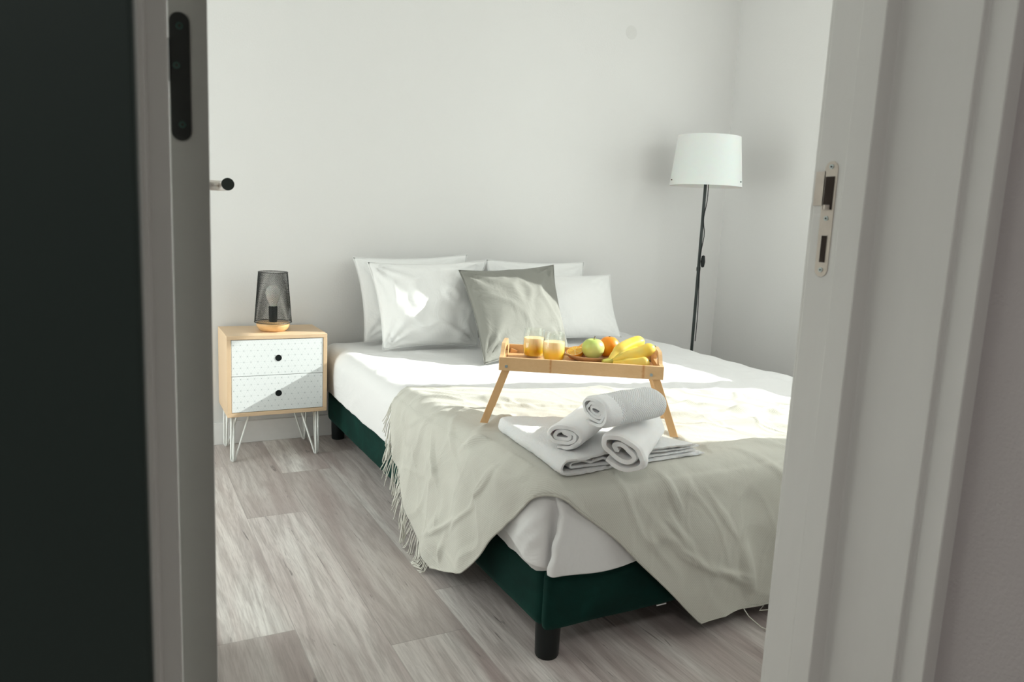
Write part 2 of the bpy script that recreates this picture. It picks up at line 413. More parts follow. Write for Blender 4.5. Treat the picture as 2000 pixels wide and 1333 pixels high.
def root(name, loc, label, cat, group=None, kind=None):
    o = bpy.data.objects.new(name, None); COL.objects.link(o); o.location = loc; o['_o'] = tuple(loc)
    o.empty_display_size = .05; return tag(o, label, cat, group, kind)
def nz(p, s, off=0): return noise.noise(Vector((p[0] * s + off, p[1] * s - off * .7, p[2] * s + off * .3)))
def lerp(a, b, t): return a + (b - a) * t

# ------------------------------------------------------------------ room shell
XR, YB, XL_, YF_, ZC = 3.11, 3.335, -1.05, .82, 2.55
struct(make('floor', MB().box((-1.4, -2.2, -.05), (3.35, 3.55, 0)), M['floor'], smooth=0), 'grey oak plank floor running through the doorway under the bed', 'floor')
struct(make('ceiling', MB().box((-1.4, -2.2, ZC), (3.35, 3.55, ZC + .05)), M['ceiling'], smooth=0), 'plain white ceiling above the bedroom and hall', 'ceiling')
struct(make('wall_back', MB().box((XL_, YB, 0), (XR + .12, YB + .12, ZC)), M['wall'], smooth=0), 'plain white wall behind the bed head and nightstand', 'wall')
struct(make('wall_left', MB().box((XL_ - .1, .6, 0), (XL_, 1.75, ZC)).box((XL_ - .1, 3.2, 0), (XL_, YB + .12, ZC)).box((XL_ - .1, 1.75, 2.1), (XL_, 3.2, ZC)), M['wall'], smooth=0, fix=False), 'white bedroom wall on the left, behind the open door', 'wall')
wy0, wy1, wz0, wz1 = .975, 2.605, .925, 2.055
wr = MB(); T = .12
wr.box((XR, .68, 0), (XR + T, wy0, ZC)).box((XR, wy1, 0), (XR + T, YB + .12, ZC)).box((XR, wy0, 0), (XR + T, wy1, wz0)).box((XR, wy0, wz1), (XR + T, wy1, ZC))
struct(make('wall_right', wr, M['wall'], smooth=0, fix=False), 'white bedroom wall right of the floor lamp, holding the window', 'wall')
# door wall (between hall and bedroom)
DZ = 2.06
wf = MB().box((-1.3, .60, 0), (-.03, .80, ZC)).box((1.03, .68, 0), (1.40, .80, ZC)).box((2.80, .68, 0), (XR + .12, .80, ZC)).box((1.40, .68, 0), (2.80, .80, .60)).box((1.40, .68, 2.15), (2.80, .80, ZC)).box((-.03, .60, DZ + .05), (1.03, .80, ZC))
struct(make('wall_front', wf, M['wall'], smooth=0, fix=False), 'white wall that the doorway is cut through', 'wall')
for nm, a, b, lb in (('baseboard_back', (XL_, YB - .013, 0), (XR, YB, .096), 'white baseboard along the wall behind the bed and nightstand'),
                 ('baseboard_right', (XR - .013, .8, 0), (XR, YB - .013, .096), 'white baseboard along the right wall behind the floor lamp'),
                 ('baseboard_left', (XL_, .8, 0), (XL_ + .013, 1.72, .096), 'white baseboard along the left bedroom wall')):
    struct(make(nm, MB().box(a, b), M['baseboard'], smooth=0, bevel=.002), lb, 'baseboard')
# hall
hw = MB().box((1.018, -2.2, 0), (1.12, .583, ZC))
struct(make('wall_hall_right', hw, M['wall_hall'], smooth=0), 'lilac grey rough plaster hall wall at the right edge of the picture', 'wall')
struct(make('wall_hall_left', MB().box((-1.4, -2.2, 0), (-1.3, .80, ZC)), M['wall_dark'], smooth=0), 'dark hall wall far left', 'wall')
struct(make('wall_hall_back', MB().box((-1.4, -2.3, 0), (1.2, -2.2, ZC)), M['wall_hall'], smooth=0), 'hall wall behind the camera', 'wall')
struct(make('wall_hall_partition', MB().box((-1.3, .40, 0), (.0125, .47, ZC)), M['wall_dark'], smooth=0, bevel=.003), 'near black partition filling the left edge of the picture', 'wall')

# window
wr_ = root('window_1', (XR + .02, 1.775, wz0), 'white two-sash window in the right wall, out of view behind the door jamb', 'window'); wr_['kind'] = 'structure'
x0, x1 = XR, XR + .04
make('window_frame', MB().box((x0, wy0, wz0), (x1, 1.025, wz1)).box((x0, 2.550, wz0), (x1, wy1, wz1)).box((x0, 1.025, wz0), (x1, 2.550, 1.0)).box((x0, 1.025, 1.975), (x1, 2.550, wz1)), M['pvc'], wr_, smooth=0, fix=False)
make('mullion', MB().box((x0, 1.748, 1.0), (x1, 1.842, 1.975)), M['pvc'], wr_, smooth=0)
make('window_pane', MB().box((x0 + .018, 1.025, 1.0), (x0 + .022, 1.748, 1.975)), M['pane'], wr_, smooth=0)
make('window_pane', MB().box((x0 + .018, 1.842, 1.0), (x0 + .022, 2.550, 1.975)), M['pane'], wr_, smooth=0)
make('window_handle', MB().box((x0 - .012, 1.76, 1.45), (x0, 1.78, 1.52)).box((x0 - .03, 1.762, 1.40), (x0 - .018, 1.778, 1.50)), M['pvc'], wr_, smooth=0, fix=False)

w2 = root('window_2', (XL_ - .05, 2.475, 0), 'white glazed balcony door in the left wall, out of view behind the open door', 'window'); w2['kind'] = 'structure'
x0, x1 = XL_ - .07, XL_ - .01
make('window_frame', MB().box((x0, 1.75, .0), (x1, 1.81, 2.1)).box((x0, 3.14, .0), (x1, 3.2, 2.1)).box((x0, 1.81, 0), (x1, 3.14, .06)).box((x0, 1.81, 2.04), (x1, 3.14, 2.1)).box((x0, 2.44, .06), (x1, 2.51, 2.04)), M['pvc'], w2, smooth=0, fix=False)
make('window_pane', MB().box((x0 + .02, 1.81, .06), (x0 + .024, 2.44, 2.04)), M['pane'], w2, smooth=0)
make('window_pane', MB().box((x0 + .02, 2.51, .06), (x0 + .024, 3.14, 2.04)), M['pane'], w2, smooth=0)
w3 = root('window_3', (2.1, .74, .70), 'white framed window in the wall beside the doorway, out of view behind the right jamb', 'window'); w3['kind'] = 'structure'
y0, y1 = .72, .77
make('window_frame', MB().box((1.40, y0, .60), (1.46, y1, 2.15)).box((2.74, y0, .60), (2.80, y1, 2.15)).box((1.46, y0, .60), (2.74, y1, .66)).box((1.46, y0, 2.09), (2.74, y1, 2.15)).box((2.07, y0, .66), (2.13, y1, 2.09)), M['pvc'], w3, smooth=0, fix=False)
make('window_pane', MB().box((1.46, y0 + .02, .66), (2.07, y0 + .024, 2.09)), M['pane'], w3, smooth=0)
make('window_pane', MB().box((2.13, y0 + .02, .66), (2.74, y0 + .024, 2.09)), M['pane'], w3, smooth=0)
# ------------------------------------------------------------------ doorway frame (trim)
def jamb(name, sgn, xs, label):
    # xs: x of stop face, rabbet face, reveal face, casing face ; sgn +1 right jamb (faces -X)
    stop, rab, rev, cas = xs; o = 1.0285 if sgn > 0 else -.0285
    P = [(rab, .80 + .032), (rab, .777), (stop, .777), (stop, .736), (rev, .736), (rev, .619), (cas, .619), (cas, .583), (o, .583), (o, .832)]
    if sgn < 0: P[4:5] = [(.0290, .736), (.0290, .731), (.0235, .731), (.0235, .726), (rev, .726)]   # small mouldings
    mb = MB().prism(P, lambda u, v, d: (u, v, d), 0, DZ + .0)
    return struct(make(name, mb, M['frame_paint'], smooth=0, bevel=.0022), label, 'door frame')
jr = jamb('trim_1', 1, (.950, .957, .980, .990), 'stepped white wooden door jamb with the strike plate, on the right')
jl = jamb('trim_2', -1, (.0476, .036, .0185, .0085), 'stepped white door jamb on the left, beside the open door')
struct(make('trim_3', MB().box((-.0285, .583, DZ), (1.0285, .832, DZ + .05)), M['frame_paint'], smooth=0, bevel=.002), 'white door frame head above the doorway', 'door frame')
# room-side casing of the right jamb
struct(make('trim_4', MB().box((.957 + .006, .832, 0), (1.035, .842, DZ + .06)), M['frame_paint'], smooth=0, bevel=.002), 'flat white casing round the bedroom side of the right jamb', 'door casing')

# strike plate on the right jamb's rabbet
sx0 = .957 - .0015
def strike():
    c = .8035
    pts = []
    h = .0115
    zt, zb = 1.100, .9505
    for k in range(0, 13): a = PI * k / 12; pts.append((c + h * math.cos(a), zt + h * math.sin(a)))
    pts += [(c - h, zb)]
    for k in range(0, 13): a = PI + PI * k / 12; pts.append((c + h * math.cos(a), zb + h * math.sin(a)))
    # lip toward the bedroom
    out = []
    for p in pts: out.append(p)
    return out
sp = make('strike_plate', MB().prism(strike(), lambda u, v, d: (d, u, v), sx0, .957 + .001).box((sx0, .813, 1.046), (sx0 + .0022, .831, 1.097)), M['strike'], jr, smooth=0, fix=False)
make('latch_hole', MB().box((sx0 - .0012, .796, 1.040), (sx0 + .001, .8115, 1.089)), M['hole'], sp, smooth=0)
make('latch_spring', MB().tube([(sx0 - .002, .8035, 1.040), (sx0 - .002, .8035, 1.047)], .005, 14), M['strike'], sp)
make('bolt_hole', MB().box((sx0 - .0012, .7985, .961), (sx0 + .001, .8075, 1.001)), M['hole'], sp, smooth=0)
def screw(parent, p, n, r, mat, dark=None):
    n = Vector(n)
    s_ = make('screw', MB().tube([Vector(p), Vector(p) + n * .0012], r, 18), mat, parent, smooth=0)
    make('screw_slot', MB().tube([Vector(p) + n * .001, Vector(p) + n * .0018], r * .42, 6), dark or M['hole'], s_, smooth=0)
for z in (1.1035, 1.027, .9495): screw(sp, (sx0, .8035, z), (-1, 0, 0), .0036, M['screw'])

# ------------------------------------------------------------------ open door with handle and hinge
A = math.radians(4.0)   # 4 degrees short of a right angle
door_o = Vector((.0965, .9, 0))
dr = Matrix.Translation(door_o) @ Matrix.Rotation(-A, 4, 'Z')
D = root('door_1', (door_o.x, door_o.y, 0), 'white bedroom door standing open, its hinge edge facing the camera', 'door'); D['kind'] = 'structure'
Lw = .86; th = .0385
make('door_leaf', MB().box((-th, 0, .008), (0, Lw, 2.045), dr), M['door'], D, smooth=0, bevel=.0015)
def dw(x, y, z): return dr @ Vector((x, y, z))
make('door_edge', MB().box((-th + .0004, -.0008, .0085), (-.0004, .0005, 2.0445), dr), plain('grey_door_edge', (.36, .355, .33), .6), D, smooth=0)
hp = []
cx, hw2, zt, zb = -.0275, .0098, 1.190, 1.0790
for k in range(13): a = PI * k / 12; hp.append((cx + hw2 * math.cos(a), zt + hw2 * math.sin(a)))
hp += [(cx - hw2, 1.166), (cx - .0128, 1.166), (cx - .0128, 1.136), (cx - hw2, 1.136)]
for k in range(13): a = PI + PI * k / 12; hp.append((cx + hw2 * math.cos(a), zb + hw2 * math.sin(a)))
hg = make('hinge', MB().prism(hp, lambda u, v, d: dw(u, d, v), -.0022, .001), M['black_metal'], D, smooth=0)
make('hinge_knuckle', MB().tube([dw(-.0415, -.003, 1.13), dw(-.0415, -.003, 1.172)], .0045, 16), M['black_metal'], hg)
for dx, z in ((0, 1.186), (-.0035, 1.146), (.001, 1.086)): screw(hg, dw(cx + dx, -.0022, z), (0, -1, 0), .0036, M['dark_screw'])
# lever handle on the side facing right
hx, hy, hz_ = .056, Lw - .065, 1.046
mb = MB().tube([dw(0, hy, hz_), dw(.012, hy, hz_)], .026, 32)
lh = make('door_handle', mb, M['steel'], D)
pts = [dw(.012, hy, hz_), dw(.030, hy, hz_)] + [dw(hx - .02 + .02 * math.sin(a), hy - .02 + .02 * math.cos(a), hz_) for a in [PI/2*k/8 for k in range(9)]] + [dw(hx, hy - .135, hz_)]
make('lever', MB().tube(pts, .0105, 24), M['steel'], lh)
make('lever_cap', MB().tube([dw(hx, hy - .135, hz_), dw(hx, hy - .1375, hz_)], .0118, 28), M['handle_cap'], lh)

# ------------------------------------------------------------------ nightstand
NX0, NX1, NY0, NY1, NZ0, NZ1 = .377, .766, 3.045, 3.315, .190, .514
NS = root('nightstand', ((NX0 + NX1) / 2, (NY0 + NY1) / 2, 0), 'pale wood nightstand with two star patterned white drawers and white hairpin legs', 'nightstand')
t = .0155
make('top_panel', MB().box((NX0, NY0, NZ1 - t), (NX1, NY1, NZ1)), M['oak'], NS, bevel=.001)
make('bottom_panel', MB().box((NX0, NY0, NZ0), (NX1, NY1, NZ0 + t)), M['oak'], NS, bevel=.001)
for xa in (NX0, NX1 - t): make('side_panel', MB().box((xa, NY0, NZ0 + t), (xa + t, NY1, NZ1 - t)), M['oak_side'], NS, bevel=.001)
make('back_panel', MB().box((NX0 + t, NY1 - .01, NZ0 + t), (NX1 - t, NY1, NZ1 - t)), M['hole'], NS)
zm = (NZ0 + NZ1) / 2
for za, zb_, kz in ((zm + .001, NZ1 - t - .002, .421), (NZ0 + t + .002, zm - .001, .277)):
    d = make('drawer', MB().box((NX0 + t + .0015, NY0 + .002, za), (NX1 - t - .0015, NY1 - .03, zb_)), M['drawer'], NS, bevel=.0008)
    make('drawer_knob', MB().lathe([(0, .0008), (.0122, .0008), (.0128, .0002), (.0128, -.004), (0, -.004)], (0, 0, 0), 32), M['black_plastic'], d)
    k = d.children[0]; k.parent = d
    for v_ in k.data.vertices:   # turn the disc to face the camera side
        q_ = Vector(v_.co) + Vector(NS['_o']); v_.co = Vector((.572 + q_.x, NY0 + .0015 - q_.z, kz + q_.y)) - Vector(NS['_o'])
def hairpin(cx_, cy_, ox, oy):
    # three-rod hairpin: foot at (cx_,cy_), rods spread at the top by ox, oy
    mb = MB(); r = .0038; top = NZ0 + .002
    def loop(p0, p1, foot, w):
        pts = []; a = Vector(p0); b = Vector(p1); f = Vector(foot)
        d = Vector((b.x - a.x, b.y - a.y, 0)).normalized() * w
        fa = f - d + Vector((0, 0, .018)); fb = f + d + Vector((0, 0, .018))
        pts.append(a); pts.append(fa)
        for k in range(1, 8):
            an = PI * k / 8; pts.append(f + Vector((0, 0, .018)) - d * math.cos(an) - Vector((0, 0, .0146 * math.sin(an))))
        pts += [fb, b]; return pts
    f = (cx_, cy_, 0)
    mb.tube(loop((cx_ - ox * .1, cy_ - oy * .1, top), (cx_ + ox, cy_, top), f, .009), r, 8)
    mb.tube(loop((cx_ + ox * .05, cy_, top), (cx_, cy_ + oy, top), f, .006), r, 8)
    return mb
for (lx, ly, ox, oy) in ((.400, 3.072, .062, .05), (.728, 3.072, -.062, .05), (.402, 3.292, .062, -.05), (.728, 3.292, -.062, -.05)):
    make('leg', hairpin(lx, ly, ox, oy), M['white_metal'], NS, smooth=180)

# ------------------------------------------------------------------ table lamp
lx, ly, lz = .573, 3.165, NZ1 + .0005
TL = root('table_lamp', (lx, ly, lz), 'small table lamp with black wire mesh shade and round wooden base on the nightstand', 'table lamp')
make('lamp_base', MB().lathe([(0, 0), (.048, 0), (.058, .008), (.0655, .022), (.0665, .032), (.063, .036), (0, .036)], (lx, ly, lz), 64), M['base_wood'], TL, smooth=60)
mb = MB(); n = 92; z0, z1 = lz + .036, lz + .240; r0, r1 = .0735, .0575
for sg in (1, -1):
    for k in range(n):
        pts = []
        for j in range(13):
            tt = j / 12; a = 2 * PI * k / n + sg * 1.55 * tt; r = lerp(r0, r1, tt)
            pts.append((lx + r * math.cos(a), ly + r * math.sin(a), lerp(z0, z1, tt)))
        mb.tube(pts, .00052, 3, cap=False)
make('mesh_shade', mb, M['black_metal'], TL, smooth=0, fix=False)
for z, r in ((z0, r0), (z1, r1)):
    make('shade_ring', MB().tube([(lx + r*math.cos(2*PI*k/64), ly + r*math.sin(2*PI*k/64), z) for k in range(64)], .0014, 8, closed=True), M['black_metal'], TL)
make('bulb_socket', MB().lathe([(0, .036), (.015, .036), (.017, .042), (.0175, .098), (.015, .101), (0, .101)], (lx, ly, lz), 32), M['black_plastic'], TL)
make('light_bulb', MB().lathe([(.0135, .099), (.0145, .108), (.022, .125), (.0285, .142), (.030, .155), (.0275, .170), (.020, .181), (.010, .1865), (0, .188)], (lx, ly, lz), 40), M['bulb'], TL, smooth=180)
make('lamp_cord', MB().tube([(lx, ly + .05, lz + .01), (lx + .02, ly + .10, lz + .003), (lx + .05, NY1 + .009, lz + .001), (.70, NY1 + .0125, .40), (.722, NY1 + .0125, .22), (.728, NY1 - .02, .168), (.738, NY1 - .02, .164), (.742, NY1 + .0, .19)], .0022, 8), M['black_plastic'], TL, smooth=180)

# ------------------------------------------------------------------ floor lamp
fx, fy = 2.664, 3.0
FL = root('floor_lamp', (fx, fy, 0), 'slim black floor lamp with white drum shade in the corner behind the bed', 'floor lamp')
make('lamp_base', MB().lathe([(0, 0), (.13, 0), (.132, .004), (.13, .010), (.02, .016), (.014, .03), (0, .03)], (fx, fy, 0), 48), M['pole'], FL)
make('pole', MB().tube([(fx, fy, .02), (fx, fy, .85), (fx, fy, 1.38)], .0078, 16), M['pole'], FL)
make('pole_joint', MB().tube([(fx, fy, .795), (fx, fy, .815)], .0105, 16), M['pole'], FL)
make('lamp_shade', MB().lathe([(.179, 1.222), (.1545, 1.466), (.1535, 1.466), (.178, 1.222), (.179, 1.222)], (fx, fy, 0), 72), M['shade'], FL, smooth=60)
for a in (-62, -201):
    a = math.radians(a); make('shade_rivet', MB().tube([(fx + .174*math.cos(a), fy + .174*math.sin(a), 1.246), (fx + .181*math.cos(a), fy + .181*math.sin(a), 1.246)], .0032, 10), M['black_plastic'], FL)
cp = [(fx - .004, fy - .010, 1.30)]
for k in range(1, 30):
    z = 1.30 - .03 * k
    w_ = .012 * math.exp(-((z - 1.02) / .10) ** 2) * math.sin((z - .9) * 26) - .006 * math.sin(z * 9)
    cp.append((fx + .004 + w_, fy - .0115, z))
make('lamp_cord', MB().tube(cp, .0022, 8), M['black_plastic'], FL, smooth=180)
make('cord_switch', MB().lathe([(0, -.032), (.008, -.028), (.0115, 0), (.008, .028), (0, .032)], (fx + .0135, fy - .014, .845), 20), M['black_plastic'], FL)
make('spotlight_socket', MB().tube([(fx, fy, 1.30), (fx, fy, 1.37)], .02, 16), M['pole'], FL)
tag(make('wall_patch', MB().tube([(2.385, YB - .0008, 1.985), (2.385, YB + .002, 1.985)], .034, 40), plain('greyed_wall_patch', (.70, .695, .675), .8), smooth=0), 'faint round grey patch high on the white wall, left of the floor lamp', 'wall patch')

# ------------------------------------------------------------------ bed base
BX0, BX1, BY0, BY1, BZ0, BZ1 = .835, 2.435, 1.357, 3.31, .085, .226
BB = root('bed', (1.63, 2.33, 0), 'low dark green velvet bed base on black cylinder legs', 'bed')
def padded(a, b, r=.012, seg=26, amp=.0015, off=0):
    a = Vector(a); b = Vector(b); size = b - a
    ns = [max(3, min(90, int(size[i] / .02))) for i in range(3)]
    mb = MB()
    def face(ax, side):
        u, v = [i for i in range(3) if i != ax]; P = []
        for i in range(ns[u] + 1):
            row = []
            for j in range(ns[v] + 1):
                p = Vector((0, 0, 0)); p[ax] = b[ax] if side else a[ax]
                p[u] = lerp(a[u], b[u], i / ns[u]); p[v] = lerp(a[v], b[v], j / ns[v])
                c = Vector([min(max(p[k], a[k] + r), b[k] - r) for k in range(3)])
                d = p - c; d = d.normalized(); q_ = c + d * r
                q_ += d * amp * nz(q_, 9, off); row.append(q_)
            P.append(row)
        mb.grid(P)
    for ax in range(3):
        for side in (0, 1): face(ax, side)
    return mb
def weld(o, d=1e-4):
    import bmesh
    bm = bmesh.new(); bm.from_mesh(o.data); bmesh.ops.remove_doubles(bm, verts=bm.verts, dist=d)
    bmesh.ops.recalc_face_normals(bm, faces=bm.faces); bm.to_mesh(o.data); bm.free()
    for p in o.data.polygons: p.use_smooth = True
    return o
weld(make('side_rail', padded((BX0, BY0 + .018, BZ0), (BX0 + .045, BY1, BZ1), off=1), M['velvet'], BB, smooth=180))
weld(make('side_rail', padded((BX1 - .045, BY0 + .004, BZ0), (BX1, BY1, BZ1), off=2), M['velvet'], BB, smooth=180))
weld(make('foot_rail', padded((BX0 + .003, BY0 - .011, BZ0), (BX1 - .003, BY0 + .020, BZ1), off=3), M['velvet'], BB, smooth=180))
weld(make('head_rail', padded((BX0 + .045, BY1 - .045, BZ0), (BX1 - .045, BY1, BZ1), off=4), M['velvet'], BB, smooth=180))
make('slat_deck', MB().box((BX0 + .045, BY0 + .04, BZ0 + .05), (BX1 - .045, BY1 - .045, BZ1 - .02)), M['hole'], BB)
for (a, b) in ((.872, 1.392), (2.40, 1.392), (.872, 2.305), (2.40, 2.305), (.872, 3.262), (2.40, 3.262)):
    make('leg', MB().lathe([(0, 0), (.026, 0), (.028, .004), (.0305, BZ0 + .006), (0, BZ0 + .006)], (a, b, 0), 32), M['black_plastic'], BB, smooth=50)
make('care_tag', MB().box((1.155, BY0 - .0085, .0835), (1.185, BY0 - .0075, .0865)), M['sheet'], BB, smooth=0)

# ------------------------------------------------------------------ mattress under its white sheet
MX0, MX1, MY0, MY1, MZ0, MZT = .802, 2.455, 1.335, 3.325, .226, .436
def mattress():
    a = Vector((MX0, MY0, MZ0)); b = Vector((MX1, MY1, MZT)); r = .062; step = .0085
    mb = MB(); ns = [int((b[i] - a[i]) / step) for i in range(3)]
    def shape(p):
        lo = Vector((a.x + r, a.y + r, a.z + .02)); hi = Vector((b.x - r, b.y - r, b.z - r))
        c = Vector([min(max(p[k], lo[k]), hi[k]) for k in range(3)])
        rz = r if p.z > (a.z + b.z) / 2 else .02
        d = p - c
        if d.length < 1e-6: return p
        d.normalize(); q_ = c + Vector((d.x * r, d.y * r, d.z * rz))
        n = d
        side = max(0, 1 - abs(n.z) * 1.5)
        tz = (q_.z - a.z) / (b.z - a.z)
        # soft bulge and wrinkles
        w = (.006 * nz(q_, 2.2, 3) + .0035 * nz((q_.x * 1, q_.y * 1.6, q_.z * .6), 9, 5)) * (1 - .65 * side)
        rg = 1 - abs(nz((q_.x * 1.0 + .2 * nz(q_, 3), q_.y * .7, q_.z * .5), 7.5, 11)) * 4
        if rg > 0: w += .004 * rg * (1 - .5 * side)
        q_ += n * w
        if side > 0:
            bul = .004 * math.sin(PI * max(0, min(1, tz)))
            q_ += Vector((n.x, n.y, 0)) * bul * side
            # drooping, uneven lower hem of the sheet
            if tz < .5:
                q_.z += (.5 - tz) * 2 * (.014 * nz((q_.x * 1.1, q_.y * 1.1, 0), 4.2, 21) - .002) * side
        # soft pulls running from the gathered corner down the left side, and its rising hem
        if q_.x < MX0 + .07 and q_.y < 1.70 and side > 0:
            fx_ = max(0, 1 - (q_.x - MX0) / .07)
            for (ya, za, yb, zb, hh, w_) in ((1.345, .365, 1.44, .255, .007, .007), (1.345, .33, 1.40, .245, .006, .006), (1.40, .41, 1.47, .285, .006, .008), (1.35, .30, 1.42, .285, .005, .006)):
                dy_, dz_ = yb - ya, zb - za; t_ = min(1, max(0, ((q_.y - ya) * dy_ + (q_.z - za) * dz_) / (dy_ * dy_ + dz_ * dz_)))
                d_ = math.hypot(q_.y - ya - dy_ * t_, q_.z - za - dz_ * t_); q_.x -= fx_ * hh * math.exp(-(d_ / w_) ** 2) * math.sin(PI * (.1 + .8 * t_))
            q_.z += (1 - tz) * (.030 * math.exp(-((q_.y - 1.50) / .085) ** 2) + .008)
        # the cloth is tucked in where the flap of the corner starts
        if q_.y < MY0 + .06 and q_.x < MX0 + .16:
            k = max(0, 1 - (q_.y - MY0) / .06); q_.y += k * .014 * math.exp(-((q_.x - .845) / .016) ** 2) * min(1, 3 * (1.0 - tz))
        # soft dents round the tray feet
        return q_
    for ax in range(3):
        u, v = [i for i in range(3) if i != ax]
        for side in (0, 1):
            if ax == 2 and side == 0: nu, nv = 8, 8
            else: nu, nv = ns[u], ns[v]
            if ax == 2 and side == 0: nu, nv = ns[0], ns[1]
            P = []
            for i in range(nu + 1):
                row = []
                for j in range(nv + 1):
                    p = Vector((0, 0, 0)); p[ax] = b[ax] if side else a[ax]
                    p[u] = lerp(a[u], b[u], i / nu); p[v] = lerp(a[v], b[v], j / nv); row.append(shape(p))
                P.append(row)
            mb.grid(P)
    return mb
mt = weld(make('mattress', mattress(), M['sheet'], smooth=180, loc=(1.63, 2.33, MZ0)))
tag(mt, 'thick mattress in a wrinkled white sheet lying on the green bed base', 'mattress')

def fold_flap():
    # flap of the hospital corner: lies over the foot side, its loose edge running down near the left corner
    nu, nv = 90, 60; P = []
    edge = [(.437, .846), (.410, .846), (.390, .846), (.368, .850), (.340, .846), (.310, .838), (.270, .832), (.232, .826)]
    def xe(z):
        for (z0_, x0_), (z1_, x1_) in zip(edge, edge[1:]):
            if z <= z0_ and z >= z1_: return lerp(x0_, x1_, (z0_ - z) / (z0_ - z1_))
        return edge[0][1] if z > edge[0][0] else edge[-1][1]
    for i in range(nu + 1):
        u = (i / nu) ** 1.6; row = []
        for j in range(nv + 1):
            v = j / nv; zz = lerp(.418, .232, v); x = xe(zz) + .42 * u
            lip = max(0, 1 - (x - xe(zz)) / .012)
            zb = zz - v * (.006 * math.sin(x * 21) + .004) + v * .010 * max(0, (x - 1.02) / .2)
            off = .012 * min(1, v * 4 + .15) + .003 * math.sin(PI * v) + .004 * v * math.exp(-(x - .84) / .08)
            y = MY0 - off + .016 * lip ** 2 + .0012 * nz((x, zz, 0), 14, 3)
            if v < .12: y += (.12 - v) * .10
            x += .003 * math.sin(zz * 120) * lip * v - .003 * lip * (1 - lip) * 4
            row.append((x, y, zb))
        P.append(row)
    return MB().grid(P)
make('sheet_fold', fold_flap(), M['sheet'], mt, smooth=180, solid=.003)

# ------------------------------------------------------------------ sage throw draped over the foot of the bed
def curve(pts, t):
    # polyline by chord fraction with light smoothing
    L = [0]
    for p, q_ in zip(pts, pts[1:]): L.append(L[-1] + math.hypot(p[0] - q_[0], p[1] - q_[1]))
    s = t * L[-1]
    for i in range(len(pts) - 1):
        if s <= L[i + 1] + 1e-9:
            f = (s - L[i]) / max(1e-9, L[i + 1] - L[i]); return (lerp(pts[i][0], pts[i + 1][0], f), lerp(pts[i][1], pts[i + 1][1], f))
    return pts[-1]
R_ = .058; TX, TY, TZ = MX0 - .005, MY0 - .010, MZT + .007
FRONT = [(.405, 1.865), (.43, 1.78), (.484, 1.655), (.564, 1.575), (.66, 1.484), (.76, 1.385), (.845, 1.322), (.917, 1.266), (.991, 1.206), (1.054, 1.145), (1.154, 1.049), (1.253, .952), (1.33, .955), (1.50, .960), (1.9, .965), (2.60, .98)]
BACK = [(.845, 2.300), (1.018, 2.259), (1.168, 2.176), (1.43, 2.108), (1.682, 2.019), (1.895, 1.884), (2.05, 1.75), (2.62, 1.40)]
LEFT = [(.405, 1.865), (.415, 1.93), (.450, 2.01), (.536, 2.129), (.603, 2.206), (.685, 2.245), (.77, 2.285), (.845, 2.300)]
def drape(a, b):
    # unrolled sheet coordinates -> point on the bed's surface, outward normal
    x, y, z = a, b, TZ; nx = ny = 0
    dx = TX + R_ - a
    if dx > 0:
        ang = min(dx / R_, PI / 2); x = TX + R_ - R_ * math.sin(ang); z -= R_ - R_ * math.cos(ang); nx = -math.sin(ang)
        e = dx - R_ * PI / 2
        if e > 0: z -= e; x -= e * .03
    dy = TY + R_ - b
    if dy > 0:
        ang = min(dy / R_, PI / 2); y = TY + R_ - R_ * math.sin(ang); z -= R_ - R_ * math.cos(ang); ny = -math.sin(ang)
        e = dy - R_ * PI / 2
        if e > 0: z -= e; y -= e * .02
    n = Vector((nx, ny, math.sqrt(max(0, 1 - nx * nx - ny * ny)) if nx * nx + ny * ny < 1 else 0))
    if n.length < .1: n = Vector((nx, ny, 0))
    return Vector((x, y, z)), n.normalized(), max(0, dx - R_), max(0, dy - R_)
CREASES = [  # (a0,b0,a1,b1,height,width) long soft ridges in the cloth, in sheet coordinates
    (.775, 1.925, .62, 1.837, .011, .007), (.60, 1.846, .53, 1.83, .009, .006), (.65, 1.66, .80, 1.54, .010, .008), (.66, 2.214, .57, 2.218, .007, .006),
    (.78, 1.74, .90, 1.62, .014, .012), (.51, 1.858, .61, 1.708, .009, .008), (.51, 1.79, .44, 1.815, .010, .010), (.80, 2.18, .62, 2.10, .006, .009),
    (.72, 2.05, .50, 1.98, .006, .010), (.84, 2.22, .98, 2.10, .010, .010), (.82, 2.15, .96, 2.02, .010, .010), (.83, 2.02, .96, 1.84, .010, .010),
    (.95, 2.10, 1.22, 1.95, .012, .018), (1.0, 1.98, 1.35, 1.86, .010, .015), (.85, 1.76, 1.02, 1.88, .012, .014),
    (.84, 1.90, .70, 1.66, .008, .009), (.98, 2.20, 1.22, 2.10, .008, .014), (.56, 1.75, .70, 1.60, .007, .008),
    (1.45, 1.70, 1.95, 1.60, .018, .016), (1.40, 1.58, 2.0, 1.50, .014, .014), (1.5, 1.84, 1.72, 1.72, .009, .010), (1.25, 1.42, 1.75, 1.38, .010, .016),
    (1.117, 1.34, 1.182, 1.23, .007, .006), (1.127, 1.245, 1.205, 1.16, .007, .006), (1.167, 1.15, 1.297, 1.07, .007, .006), (1.372, 1.15, 1.426, .99, .016, .016),
    (1.246, 1.30, 1.365, 1.135, .005, .007), (1.35, 1.40, 1.62, 1.22, .006, .008), (1.42, 1.44, 1.72, 1.27, .007, .008), (1.55, 1.46, 1.85, 1.30, .007, .009), (1.62, 1.20, 1.60, .98, .010, .016),
    (1.28, 1.09, 1.42, 1.03, .006, .007), (1.50, 1.64, 2.1, 1.68, .014, .012), (1.7, 1.56, 2.3, 1.46, .012, .018), (1.36, 1.78, 1.9, 1.80, .010, .012)]
